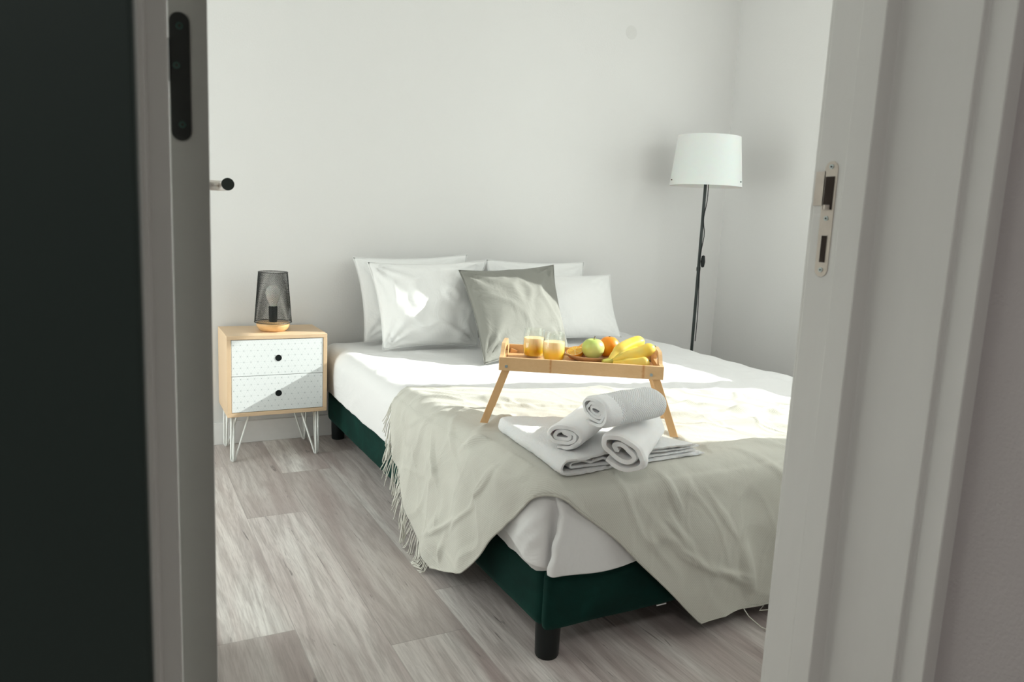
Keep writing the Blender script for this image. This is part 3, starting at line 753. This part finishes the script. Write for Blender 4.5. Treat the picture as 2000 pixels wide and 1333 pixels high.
def wrinkle(a, b):
    h = .006 * nz((a, b, 0), 3.1, 2) + .0035 * nz((a * 1.3 + b * .4, b * .8, 0), 9, 8)
    r = 1 - abs(nz((a + .25 * nz((a, b, 1), 3), b * .75 + a * .3, 0), 6.5, 31)) * 5.0
    if r > 0: h += .0045 * r
    m_ = max(0, .55 + nz((a, b, 0), 4, 77))
    for k_, (ca, cb, fr, am) in enumerate(((.9, .35, 7.0, .0042), (.45, .9, 6.0, .0036), (1.0, -.2, 9.0, .0026))):
        s1, s2 = a * ca + b * cb, (-a * cb + b * ca) * .22      # long thin pulls in the knit
        r = 1 - abs(nz((s1 + .06 * nz((a, b, k_), 5), s2, k_), fr, 50 + 9 * k_)) * 13
        if r > 0: h += am * r * m_
    for (x0, y0, x1, y1, hh, w) in CREASES:
        dx, dy = x1 - x0, y1 - y0; L2 = dx * dx + dy * dy; t_ = ((a - x0) * dx + (b - y0) * dy) / L2
        tc = min(1, max(0, t_)); d = math.hypot(a - x0 - dx * tc, b - y0 - dy * tc)
        d += .010 * nz((a, b, 5), 9, 4)
        h += hh * math.sin(PI * min(1, max(0, tc * .9 + .05))) * math.exp(-(d / w) ** 2)
    return h
def make_throw():
    nu, nv = 420, 240; P = []; UV = []
    L0 = LEFT[0]
    for i in range(nu + 1):
        u = i / nu; f = curve(FRONT, u ** 1.0); k = curve(BACK, u); row = []
        for j in range(nv + 1):
            v = j / nv; a = lerp(f[0], k[0], v); b = lerp(f[1], k[1], v)
            l = curve(LEFT, v); ls = (lerp(LEFT[0][0], LEFT[-1][0], v), lerp(LEFT[0][1], LEFT[-1][1], v))
            g = (1 - u) ** 4; a += (l[0] - ls[0]) * g; b += (l[1] - ls[1]) * g
            b += .006 * nz((a, b, 0), 8, 40) * (1 if v in (0, 1) else 0)
            p, n, hx_, hy_ = drape(a, b); h = wrinkle(a, b)
            # hanging parts swing out in soft vertical folds
            if hx_ > 0: h += .006 * min(1, hx_ / .12) * (1 + math.sin(b * 34 + 2.2 * nz((a, b, 0), 5))) + .004 * min(1, hx_ / .3)
            if hy_ > 0: h += .005 * min(1, hy_ / .15) * (1 + math.sin(a * 26 + 2 * nz((a, b, 3), 4))) + .004 * min(1, hy_ / .3)
            p = p + n * (max(h, -.002) + (.006 if hx_ <= 0 and hy_ <= 0 else .009))
            if p.z < .022: p.z = .022 - (.022 - p.z) * .05; 
            p.z = max(p.z, .008)
            if abs(n.z) > .9: p.z = max(p.z, MZT + .004)
            # pressed flat under the folded towel
            ex = max(.84 - p.x, p.x - 1.31, 0, 1.355 - p.y, p.y - 1.74)
            if ex < .05 and hx_ == 0 and hy_ == 0: p.z = min(p.z, .4475 + .6 * ex)
            row.append(p); UV.append((a, b))
        P.append(row)
    mb = MB().grid(P); mb.uv = UV; return mb, P
mb, TP = make_throw()
TH = make('throw_blanket', mb, M['throw'], smooth=180, solid=.0035, loc=(1.3, 1.7, MZT))
tag(TH, 'sage green knitted throw blanket spread across the foot of the bed', 'throw blanket')
# hem cord along the front edge
make('hem', MB().tube([TP[i][0] for i in range(0, len(TP), 2)], .0028, 6), M['throw'], TH, smooth=180)
# tassels along the left (short) end
edge = TP[0]; nT = 84
for k in range(nT):
    j = 4 + (len(edge) - 8) * k / (nT - 1); i0 = int(j); p = Vector(edge[i0]); 
    ln = .085 + random.uniform(-.012, .012)
    sway = Vector((-.010 + random.uniform(-.008, .004), .028 * math.sin(k * .35) + random.uniform(-.012, .02), 0))
    pts = []
    for s in range(7):
        q_ = s / 6; w_ = .004 * math.sin(q_ * 6 + k)
        pt = p + Vector((sway.x * q_ - .006 * q_, sway.y * q_ + w_, -ln * q_)); pt.z = max(pt.z, .006 + .002 * random.random())
        pts.append(pt)
    make('tassel', MB().tube(pts, .0015, 5), M['tassel'], TH, smooth=180)
for pts in ([(1.40, 1.30, .050), (1.412, 1.292, .03), (1.425, 1.285, .018), (1.437, 1.27, .006), (1.448, 1.25, .004)],
            [(1.40, 1.302, .05), (1.46, 1.29, .052), (1.44, 1.285, .044), (1.50, 1.28, .038), (1.60, 1.285, .02), (1.72, 1.29, .006)]):
    make('loose_thread', MB().tube(pts, .0013, 6), M['tassel'], TH, smooth=180)

# ------------------------------------------------------------------ pillows
def pillow(corners, thick, ears=.05, pinch=.075, off=0, n=46, wr=.006, flat_back=.5, bend=0):  # four corners: bottom left, bottom right, top right, top left
    bl, br, tr, tl = [Vector(c) for c in corners]
    nrm = (br - bl).cross(tl - bl).normalized()          # faces the camera side
    mb = MB(); 
    def surf(side):
        P = []
        for i in range(n + 1):
            row = []; u = -1 + 2 * i / n
            for j in range(n + 1):
                v = -1 + 2 * j / n
                uu = u * (1 - pinch * (1 - v * v) ** .9 * 0) ; vv = v
                # sides bow inward between the corners
                uu = u * (1 - pinch * (1 - v * v) * (abs(u) ** 3)); vv = v * (1 - pinch * (1 - u * u) * (abs(v) ** 3))
                s, t_ = (uu + 1) / 2, (vv + 1) / 2
                p = bl * (1 - s) * (1 - t_) + br * s * (1 - t_) + tr * s * t_ + tl * (1 - s) * t_
                prof = ((1 - abs(u) ** 2.2) * (1 - abs(v) ** 2.2)) ** .72
                prof *= 1 + .12 * (-v)                       # filling sinks a little
                h = thick * prof * (1 if side > 0 else flat_back)
                edge = max(abs(u), abs(v)); 
                # creases radiating from the corners + gentle dents
                w = wr * nz((u * 1.6, v * 1.2, 0), 1.6, off + side) * (1 - edge ** 6)
                for cu in (-1, 1):
                    for cv in (-1, 1):
                        du, dv = u - cu, v - cv; d = math.hypot(du, dv); an = math.atan2(dv, du)
                        w += wr * 1.1 * math.sin(an * 15 + off + 3 * nz((u, v, 0), 2, off)) * math.exp(-(d / .55) ** 2) * min(1, d * 4) * (1 - edge ** 10)
                rr = 1 - abs(nz((u * 1.3 + .3 * v, v * .8, 0), 1.9, off + 7)) * 5
                if rr > 0: w += wr * .8 * rr * (1 - edge ** 4)
                p = p + nrm * side * (h + max(-h * .8, w)) + nrm * bend * (1 - v * v) * -1
                row.append(p)
            P.append(row)
        return P
    F = surf(1); B = surf(-1)
    mb.grid(F); mb.grid(B); return mb, F
def put_pillow(name, corners, thick, mat, label, cat, group=None, **k):
    mb, F = pillow(corners, thick, **k)
    base = sum((Vector(c) for c in corners[:2]), Vector()) / 2
    o = weld(make(name, mb, mat, smooth=180, loc=tuple(base)), 4e-4); tag(o, label, cat, group)
    # piped seam
    n = len(F) - 1; loop = [F[i][0] for i in range(n)] + [F[n][j] for j in range(n)] + [F[n - i][n] for i in range(n)] + [F[0][n - j] for j in range(n)]
    make('seam', MB().tube(loop, .0016, 6, closed=True), mat, o, smooth=180)
    return o
G = 'white pillows against the wall'
put_pillow('pillow', [(.957, 3.165, .452), (1.428, 3.165, .447), (1.482, 3.270, .839), (.931, 3.265, .815)], .058, M['pillow'],
           'white pillow leaning on the wall, hindmost on the left above the nightstand side', 'pillow', G, off=3)
put_pillow('pillow', [(.990, 3.005, .444), (1.430, 3.005, .445), (1.515, 3.130, .822), (.950, 3.115, .805)], .068, M['pillow'],
           'white pillow with a bright sun patch, just left of the grey green cushion', 'pillow', G, off=12, wr=.012)
put_pillow('pillow', [(1.551, 3.175, .447), (2.13, 3.175, .447), (2.143, 3.275, .814), (1.582, 3.275, .817)], .055, M['pillow'],
           'white pillow hindmost on the right, only its top showing behind the cushion', 'pillow', G, off=23)
put_pillow('pillow', [(1.622, 3.010, .450), (2.224, 3.020, .458), (2.209, 3.130, .760), (1.664, 3.130, .765)], .070, M['pillow'],
           'white pillow just right of the grey green cushion, nearest the floor lamp', 'pillow', G, off=31)
put_pillow('cushion', [(1.262, 2.590, .449), (1.765, 2.770, .449), (1.832, 3.060, .809), (1.334, 3.030, .781)], .078, M['cushion'],
           'square grey green linen cushion leaning in front of the white pillows', 'cushion', off=44, wr=.010, pinch=.075, flat_back=.35)

# ------------------------------------------------------------------ tray table
ang = math.radians(-31.96)
TF = Matrix.Translation((.896, 1.750, 0)) @ Matrix.Rotation(ang, 4, 'Z')      # x along the front rail, y to the back
TLen, TDep, TZ0, TZ1 = .4328, .235, .6095, .645
TR = root('bed_tray', tuple((TF @ Vector((TLen / 2, TDep / 2, .453)))), 'bamboo bed tray with folding legs standing on the throw, holding the breakfast', 'tray table')
def tl_(x, y, z): return TF @ Vector((x, y, z))
wall_t = .010
def trb(name, a, b, mat=None, **k): return make(name, MB().box(a, b, TF), mat or M['bamboo'], TR, bevel=.0012, **k)
def rail_mat():
    m = M['bamboo'].copy(); m.name = 'bamboo_with_nodes'; nt = m.node_tree; q = NB(nt); b = nt.nodes['Principled BSDF']
    src = b.inputs['Base Color'].links[0].from_socket
    t = q.n('ShaderNodeTexCoord'); s_ = q.n('ShaderNodeSeparateXYZ'); q.l(t.outputs['Object'], s_.inputs[0])
    al = q.math('ADD', q.math('MULTIPLY', s_.outputs[0], math.cos(ang)), q.math('MULTIPLY', s_.outputs[1], math.sin(ang)))
    n_ = q.noise(q.coord(), 90, 3)
    for c_, w_ in ((-.0795, .0042), (.1630, .0060)):
        d = q.math('DIVIDE', q.math('ABSOLUTE', q.math('SUBTRACT', q.math('ADD', al, q.math('MULTIPLY', n_, .004)), c_ + .002)), w_)
        f = q.math('MULTIPLY', q.math('SUBTRACT', 1.0, d, clamp=True), q.math('MULTIPLY', n_, 1.7), clamp=True)
        src = q.mix(f, src, C(.50, .20, .05))
    q.l(src, b.inputs['Base Color']); return m
fr_ = trb('front_rail', (0, 0, TZ0), (TLen, wall_t, TZ1), rail_mat())
trb('back_rail', (0, TDep - wall_t, TZ0), (TLen, TDep, TZ1))
trb('tray_board', (wall_t, wall_t, TZ0 + .006), (TLen - wall_t, TDep - wall_t, TZ0 + .012))
def end_panel(x):
    # raised end with a handle slot
    mb = MB(); y0, y1 = wall_t, TDep - wall_t; zt = TZ1; up = .028
    out = [(y0, TZ0), (y1, TZ0), (y1, zt)]
    a0, a1 = y0 + .025, y1 - .025
    for k in range(9): a = PI / 2 * k / 8; out.append((a1 - .03 * math.sin(a) + .0, zt + up * (1 - math.cos(a)) ** .6 if k else zt))
    for k in range(9): a = PI / 2 * (1 - k / 8); out.append((a0 + .03 * math.sin(a), zt + (up * (1 - math.cos(a)) ** .6 if k < 8 else 0)))
    out.append((y0, zt))
    # built as lower bar, two posts and upper grip so the slot is a real opening
    ym = (y0 + y1) / 2; hw = .048; zs0, zs1 = zt - .008, zt + .012
    seg = MB()
    def q4(A_, B_): seg.box((x, A_[0], A_[1]), (x + wall_t, B_[0], B_[1]), TF)
    q4((y0, TZ0), (y1, zs0))
    ypts = [y0, y0 + .02, y0 + .035, ym - hw]
    def top(y):
        d = min(y - y0, y1 - y); t_ = min(1, max(0, (d - .018) / .045)); return zt + up * (t_ * t_ * (3 - 2 * t_))
    N = 26
    prev = None; pl = []; 
    ys = [lerp(y0, y1, k / N) for k in range(N + 1)]
    for y in ys:
        lo = zs0 if abs(y - ym) > hw else zs1 - .010 * max(0, (abs(y - ym) / hw)) ** 6
        pl.append((y, lo, top(y)))
    for (ya, la, ta), (yb, lb, tb) in zip(pl, pl[1:]):
        vs = [tl_(x, ya, la), tl_(x + wall_t, ya, la), tl_(x + wall_t, yb, lb), tl_(x, yb, lb), tl_(x, ya, ta), tl_(x + wall_t, ya, ta), tl_(x + wall_t, yb, tb), tl_(x, yb, tb)]
        seg.add(vs, [(0,3,2,1),(4,5,6,7),(0,1,5,4),(1,2,6,5),(2,3,7,6),(3,0,4,7)])
    return seg
for x in (0, TLen - wall_t): make('end_handle', end_panel(x), M['bamboo'], TR, smooth=0, fix=False)
def leg(xh, xf, y, zf):
    # slanting flat leg from hinge (xh) under the rail to foot (xf)
    w_ = .020; zt_ = TZ0 + .022; dx = xf - xh; L = math.hypot(dx, zt_ - zf)
    ux, uz = dx / L, (zf - zt_) / L; px, pz = -uz, ux
    mb = MB(); vs = []
    for yy in (y, y + .0095):
        vs += [tl_(xh + px * w_ / 2, yy, zt_ + pz * w_ / 2), tl_(xh - px * w_ / 2, yy, zt_ - pz * w_ / 2),
               tl_(xf - w_ / 2 / abs(uz), yy, zf), tl_(xf + w_ / 2 / abs(uz), yy, zf)]
    return mb.add(vs, [(0,1,2,3),(7,6,5,4),(0,4,5,1),(1,5,6,2),(2,6,7,3),(3,7,4,0)])
for (xh, xf, zf1, zf2) in ((.026, -.035, .460, .455), (TLen - .026, TLen + .042, .455, .452)):
    for y, zf in ((wall_t + .001, zf1), (TDep - wall_t - .0105, zf2)):
        make('leg', leg(xh, xf, y, zf), M['bamboo_leg'], TR, smooth=0, bevel=.001)
    xm = lerp(xh, xf, .62); make('leg_crossbar', MB().tube([tl_(xm, .015, lerp(TZ0 + .022, .458, .62)), tl_(xm, TDep - .015, lerp(TZ0 + .022, .458, .62))], .006, 12), M['bamboo_leg'], TR)
for x in (.020, TLen - .032):
    make('bolt', MB().tube([tl_(x, .001, TZ0 + .012), tl_(x, -.0025, TZ0 + .012)], .0042, 16), M['screw'], TR)

BZ = TZ0 + .0125   # tray board surface
def tumbler(c, label, mixv=0):
    r = root('drinking_glass', c, label, 'glass', 'glasses of orange juice on the tray')
    prof = [(0, 0), (.020, 0), (.0270, .003), (.0300, .012), (.0318, .030), (.0314, .050), (.0295, .079), (.0288, .0805), (.0281, .079), (.0300, .050), (.0304, .030), (.0286, .012), (.0255, .005), (0, .004)]
    make('tumbler', MB().lathe(prof, c, 56), M['tumbler'], r, smooth=60)
    lv = .056
    jz = [(0, .0045), (.0250, .0055), (.0281, .0125), (.0296, .030), (.0293, lv - .001), (.0285, lv), (0, lv)]
    make('juice', MB().lathe(jz, c, 56), M['juice'], r, smooth=50)
    return r
tumbler(tuple(tl_(.084, .165, BZ)), 'glass of orange juice on the tray, the farther one by the left handle')
tumbler(tuple(tl_(.142, .112, BZ)), 'glass of orange juice nearest the front rail of the tray')

# plate with fruit
pc = tuple(tl_(.243, .150, BZ))
tag(make('plate', MB().lathe([(0, 0), (.034, 0), (.040, .002), (.062, .013), (.070, .019), (.0705, .021), (.068, .021), (.058, .0155), (.038, .0055), (0, .004)], pc, 64), M['plate'], smooth=50, loc=pc),
    'brown wooden plate of fruit between the glasses and bananas', 'plate')
pz = BZ + .005
def sphere_prof(r, dimp=0, n=24, squash=1, pw=1):
    pr = []
    for k in range(n + 1):
        a = PI * k / n; rr = r * math.sin(a); z = -r * math.cos(a) * squash
        if dimp: z -= math.copysign(dimp * math.exp(-(rr / (r * .32)) ** 2), z) if abs(z) > r * .3 else 0
        pr.append((max(0, rr), z))
    pr[0] = (0, pr[0][1]); pr[-1] = (0, pr[-1][1]); return pr
ac = tuple(tl_(.251, .138, pz + .033))
AP = root('apple', ac, 'pale green apple on the front of the fruit plate', 'apple')
pr = []
for k in range(25):
    a = PI * k / 24; rr = .0315 * math.sin(a) * (1 + .08 * math.cos(PI - a)); z = -.0305 * math.cos(a)
    if z > 0: z -= .007 * math.exp(-(rr / .010) ** 2)
    else: z += .004 * math.exp(-(rr / .010) ** 2)
    pr.append((0 if k in (0, 24) else rr, z))
make('apple_body', MB().lathe(pr, ac, 40), M['apple'], AP, smooth=180)
make('stem', MB().tube([(ac[0], ac[1], ac[2] + .020), (ac[0] + .002, ac[1], ac[2] + .029), (ac[0] + .005, ac[1] + .001, ac[2] + .035)], .0011, 8), M['stem'], AP)
oc = tuple(tl_(.298, .185, pz + .033))
ORG = root('orange', oc, 'whole orange behind the apple on the fruit plate', 'orange')
make('orange_body', MB().lathe(sphere_prof(.031, .002), oc, 40), M['orange_skin'], ORG, smooth=180)
make('stem_button', MB().lathe([(0, .0295), (.003, .0293), (.002, .0305), (0, .031)], oc, 12), M['stem'], ORG)
def half_orange(c, axis, r, label, wedge=False):
    rt = root('orange_wedge', c, label, 'orange', 'cut orange pieces on the plate')
    ax = Vector(axis).normalized(); Q = Vector((0, 0, 1)).rotation_difference(ax).to_matrix().to_4x4(); T4 = Matrix.Translation(c) @ Q
    def fan(name, rr, th0, th1, z1, mat, par):
        mb = MB(); n1, n2 = 16, 12; P = []
        for i in range(n1 + 1):
            th_ = lerp(th0, th1, i / n1); row = []
            for j in range(n2 + 1):
                ph = PI * .5 * j / n2 if not wedge else PI * j / n2
                row.append(T4 @ Vector((rr * math.sin(ph) * math.cos(th_), rr * math.sin(ph) * math.sin(th_), -rr * math.cos(ph))))
            P.append(row)
        mb.grid(P); return make(name, mb, mat, par, smooth=180)
    if not wedge:
        mb = MB().lathe([(r * math.sin(PI / 2 * k / 12), -r * math.cos(PI / 2 * k / 12)) for k in range(13)] + [(r * .93, 0)], (0, 0, 0), 36); mb.v = [tuple(T4 @ Vector(p)) for p in mb.v]
        body = make('peel', mb, M['orange_skin'], rt, smooth=60)
        mb = MB().lathe([(r * .93, -.0002), (r * .85, .0004), (0, .0004)], (0, 0, 0), 36); mb.v = [tuple(T4 @ Vector(p)) for p in mb.v]
        make('cut_face', mb, M['pith'], rt, smooth=0, fix=False)
        for k in range(9):
            a0 = 2 * PI * k / 9 + .06; a1 = 2 * PI * (k + 1) / 9 - .06; am = (a0 + a1) / 2
            o3 = [(r * .09 * math.cos(am), r * .09 * math.sin(am))] + [(r * .84 * math.cos(lerp(a0, a1, q_ / 4)), r * .84 * math.sin(lerp(a0, a1, q_ / 4))) for q_ in range(5)]
            make('segment', MB().prism(o3, lambda u, v, d: T4 @ Vector((u, v, d)), .0002, .0012), M['orange_flesh'], rt, smooth=0)
    else:
        fan('peel', r, 0, PI * .62, 0, M['orange_skin'], rt)
        for th_ in (0, PI * .62):
            o3 = [(r * .96 * math.sin(PI * k / 16), -r * .96 * math.cos(PI * k / 16)) for k in range(17)]
            make('cut_face', MB().prism(o3, lambda u, v, d: T4 @ Vector((u * math.cos(th_) - d * math.sin(th_), u * math.sin(th_) + d * math.cos(th_), v)), -.0006, .0006), M['orange_flesh'], rt, smooth=0)
    return rt
half_orange(tuple(tl_(.201, .150, pz + .022)), (-.35, -.2, .9), .025, 'cut orange piece lying left of the apple on the fruit plate')
half_orange(tuple(tl_(.225, .196, pz + .034)), (-.5, .3, .8), .027, 'cut orange piece mostly hidden behind the apple')

# bananas
bc = tl_(.245, .060, BZ)
BN = root('banana_bunch', tuple(tl_(.33, .06, BZ)), 'bunch of four yellow bananas at the right end of the tray', 'bananas')
def banana(p0, p1, bow, r, off, flat=0):
    p0, p1, bow = Vector(p0), Vector(p1), Vector(bow); N = 30; pts = []; rr = []
    for k in range(N + 1):
        t_ = k / N; p = p0 * (1 - t_) + p1 * t_ + bow * (4 * t_ * (1 - t_)); pts.append(p)
        if t_ < .16: q_ = lerp(.30, .58, t_ / .16)
        elif t_ < .34: s = (t_ - .16) / .18; q_ = lerp(.58, .97, s * s * (3 - 2 * s))
        elif t_ < .80: q_ = 1.0
        else: s = (t_ - .80) / .20; q_ = max(.22, math.sqrt(max(0, 1 - s ** 2.2)) )
        rr.append(r * q_)
    # five-sided soft section
    mb = MB(); vs = []; n = 20; ref = Vector((0, 0, 1))
    for i, p in enumerate(pts):
        d = (pts[min(i + 1, N)] - pts[max(i - 1, 0)]).normalized(); u = (ref - d * ref.dot(d)).normalized(); w = d.cross(u)
        vs.append([p + (u * math.cos(a) + w * math.sin(a)) * rr[i] * (1 + .055 * math.cos(5 * a + off)) for a in [2 * PI * k / n for k in range(n)]])
    mb.grid(vs, closed_v=True); mb.f.append(tuple(range(n - 1, -1, -1))); mb.f.append(tuple(N * n + k for k in range(n)))
    b = make('banana', mb, M['banana'], BN, smooth=60)
    e = (pts[-1] - pts[-2]).normalized(); make('blossom_end', MB().tube([pts[-1] - e * .001, pts[-1] + e * .003], [r * .22, r * .14], 10), M['banana_end'], b)
    return b
st = Vector(tl_(.296, .082, BZ + .014))
banana(st + Vector((0, 0, .006)), tl_(.393, .170, BZ + .062), (-.004, .004, .008), .0185, 0)
banana(st + Vector((.004, -.002, .003)), tl_(.380, .138, BZ + .038), (0, .002, .004), .0165, 1)
banana(st + Vector((.006, -.004, .002)), tl_(.417, .106, BZ + .058), (.003, -.004, -.003), .0180, 2)
banana(st + Vector((.004, -.010, -.001)), tl_(.400, .056, BZ + .026), (.004, -.004, -.006), .0165, 3)
make('bunch_stem', MB().tube([st + Vector((-.022, .002, .0)), st + Vector((-.006, 0, .001)), st + Vector((.010, -.001, .0))], [.006, .0085, .010], 12), M['banana_neck'], BN)

# ------------------------------------------------------------------ towels
def roll(p0, p1, a, b, turns, th, off=0, tilt=0, mat=None, name='rolled_towel', label='', squish=0, flare=.0, lean=0):
    p0, p1 = Vector(p0), Vector(p1); ax = (p1 - p0); L = ax.length; ax.normalize()
    side = ax.cross(Vector((0, 0, 1))).normalized(); up = side.cross(ax)
    if tilt: 
        s2 = side * math.cos(tilt) + up * math.sin(tilt); up = -side * math.sin(tilt) + up * math.cos(tilt); side = s2
    NS_ = int(64 * turns); NL = 44
    rmin = .20
    def cl(s):
        f = s / NS_; th_ = 2 * PI * turns * f; k = lerp(1 - th / 2 / b, rmin, f ** .92)
        wob = 1 + .20 * nz((math.cos(th_) * 1.3, math.sin(th_) * 1.3, f * 2.5), 1.0, off) * (1 if f > .3 else f / .3)
        return a * k * math.cos(th_ - PI * .6) * wob, b * k * math.sin(th_ - PI * .6) * wob * (1 - .25 * f)
    C2 = [cl(s) for s in range(NS_ + 1)]
    loop = []; ul = 0; us = []
    for s in range(NS_ + 1):
        x, y = C2[s]; xa, ya = C2[max(0, s - 1)]; xb, yb = C2[min(NS_, s + 1)]
        d = math.hypot(xb - xa, yb - ya); nx_, ny_ = (yb - ya) / d, -(xb - xa) / d
        if s: ul += math.hypot(x - xa, y - ya)
        us.append(ul); h = th * .5 * (.88 if 2 < s < NS_ - 2 else .5)
        loop.append(((x + nx_ * h, y + ny_ * h), (x - nx_ * h, y - ny_ * h)))
    outer = [q_[0] for q_ in loop]; inner = [q_[1] for q_ in reversed(loop)]; ring = outer + inner
    ru = us + list(reversed(us))
    P = []; UV = []
    for i in range(NL + 1):
        t_ = i / NL; row = []
        e = min(t_, 1 - t_) * L
        sh = 1 - .10 * math.exp(-(e / .006) ** 2) + flare * math.exp(-(t_ * L / .04) ** 2)
        for k, (x, y) in enumerate(ring):
            p = p0 + ax * (L * t_) + side * x * sh + up * y * sh
            kk = min(k, len(ring) - 1 - k)
            fr = kk / NS_
            p += (side * nz(p, 22, off) + up * nz(p, 22, off + 9)) * .0022
            if t_ == 0 or t_ == 1 or i in (1, NL - 1): p += ax * (.004 * nz((x * 30, y * 30, 0), 1, off) + (.008 * fr if t_ < .5 else 0))
            row.append(p); UV.append((t_ * L, ru[k]))
        P.append(row)
    mb = MB().grid(P, closed_v=True); n = len(ring); NP = NS_ + 1
    for s in range(NS_):
        for base in (0, NL * n): mb.f.append((base + s, base + s + 1, base + n - 2 - s, base + n - 1 - s))
    mb.uv = UV
    o = make(name, mb, mat, smooth=60, loc=tuple(p0 + Vector((0, 0, -b))))
    return tag(o, label, 'towel', 'rolled white towels on the folded towel')
BT = .4485  # towel outline and roll end points below were worked back from image pixels
BTW = root('bath_towel', (1.06, 1.50, BT), 'large folded white bath towel lying flat under the three rolled towels', 'towel')
def warp(p):
    # unit footprint -> the towel's skewed outline
    u, v = p.x, p.y; q_ = (1 - u) * (1 - v) * Vector((.852, 1.352)) + u * (1 - v) * Vector((1.295, 1.372)) + u * v * Vector((1.13, 1.66)) + (1 - u) * v * Vector((.885, 1.725))
    return Vector((q_.x, q_.y, p.z))
def strip(cl, th, off, mat, name='towel_layer', v0=0, v1=1, fl=.0012, NY=40):
    # cl: centre line (u, z) of a folded cloth strip, swept from front to back
    pts = []
    for (a, b) in zip(cl, cl[1:]):
        m = max(1, int(math.hypot((b[0] - a[0]) * .42, b[1] - a[1]) / .008))
        pts += [(lerp(a[0], b[0], k / m), lerp(a[1], b[1], k / m)) for k in range(m)]
    pts.append(cl[-1]); N = len(pts); A_, B_ = [], []
    for k in range(N):
        p, q_ = pts[max(0, k - 1)], pts[min(N - 1, k + 1)]; du, dz = (q_[0] - p[0]) * .42, q_[1] - p[1]; d = math.hypot(du, dz)
        h = th / 2 * (1 if 0 < k < N - 1 else .4); n = (-dz / d / .42 * h, du / d * h)
        A_.append((pts[k][0] + n[0], pts[k][1] + n[1])); B_.append((pts[k][0] - n[0], pts[k][1] - n[1]))
    ring = A_ + B_[::-1]; P = []
    for i in range(NY + 1):
        v = lerp(v0, v1, i / NY); row = []
        for k, (u, z) in enumerate(ring):
            vv = v + (.020 * nz((u * 3, z * 20, 0), 1.2, off) if i < 3 or i > NY - 3 else .0)
            e = min(i, NY - i); pin = (.55, .85, .97)[e] if e < 3 else 1
            kk = min(k, len(ring) - 1 - k); c = pts[kk]
            p = Vector((lerp(c[0], u, pin), vv, BT + lerp(c[1], z, pin)))
            p.z += .0035 * nz((u, v, z * 5), 4.5, off) * (1 if z > .012 else .3); p.x += .012 * nz((v, z * 10, 0), 5, off)
            w = warp(p); w += Vector((nz(w, 75, off), nz(w, 75, off + 3), nz(w, 75, off + 7))) * fl
            w.z = max(w.z, BT - .001)
            row.append(w)
        P.append(row)
    mb = MB().grid(P, closed_v=True); n = len(ring)
    for k in range(N - 1):
        for base in (0, NY * n): mb.f.append((base + k, base + k + 1, base + n - 2 - k, base + n - 1 - k))
    return make(name, mb, mat, BTW, smooth=75)
def arc(cu, cz, r, a0, a1, n=8): return [(cu + r / .42 * math.cos(lerp(a0, a1, k / n)), cz + r * math.sin(lerp(a0, a1, k / n))) for k in range(n + 1)]
H_ = PI / 2
strip([(.985, .0065), (.5, .0060)] + arc(.055, .0215, .016, -H_, -3 * H_) + [(.3, .0390), (.6, .036), (.90, .031)], .0095, 1, M['terry'], fl=.0016)
strip([(.93, .0160), (.6, .0150), (.3, .0150)] + arc(.085, .0205, .0052, -H_, -3 * H_) + [(.14, .0275), (.20, .0215), (.27, .0285), (.34, .0225), (.45, .0265), (.7, .0250), (.95, .0240)], .0075, 2, M['terry'], v0=.015, v1=.97)
lr = BT + .0450
roll((.893, 1.410, lr + .029), (1.090, 1.562, lr + .036), .062, .036, 2.6, .0105, 3, .12, M['smooth_towel'], label='rolled white towel with a loose open end, left of the lower two')
roll((.974, 1.298, lr + .018), (1.158, 1.450, lr + .036), .066, .040, 2.0, .0105, 9, -.42, M['smooth_towel'], flare=.16, label='rolled white towel drooping over the bed edge, right of the lower two')
roll((.927, 1.342, lr + .102), (1.128, 1.388, lr + .102), .054, .036, 3.4, .0085, 14, -.30, M['waffle'], label='rolled white waffle textured towel on top of the other rolls')
for o in bpy.data.objects:
    if '_o' in o: del o['_o']
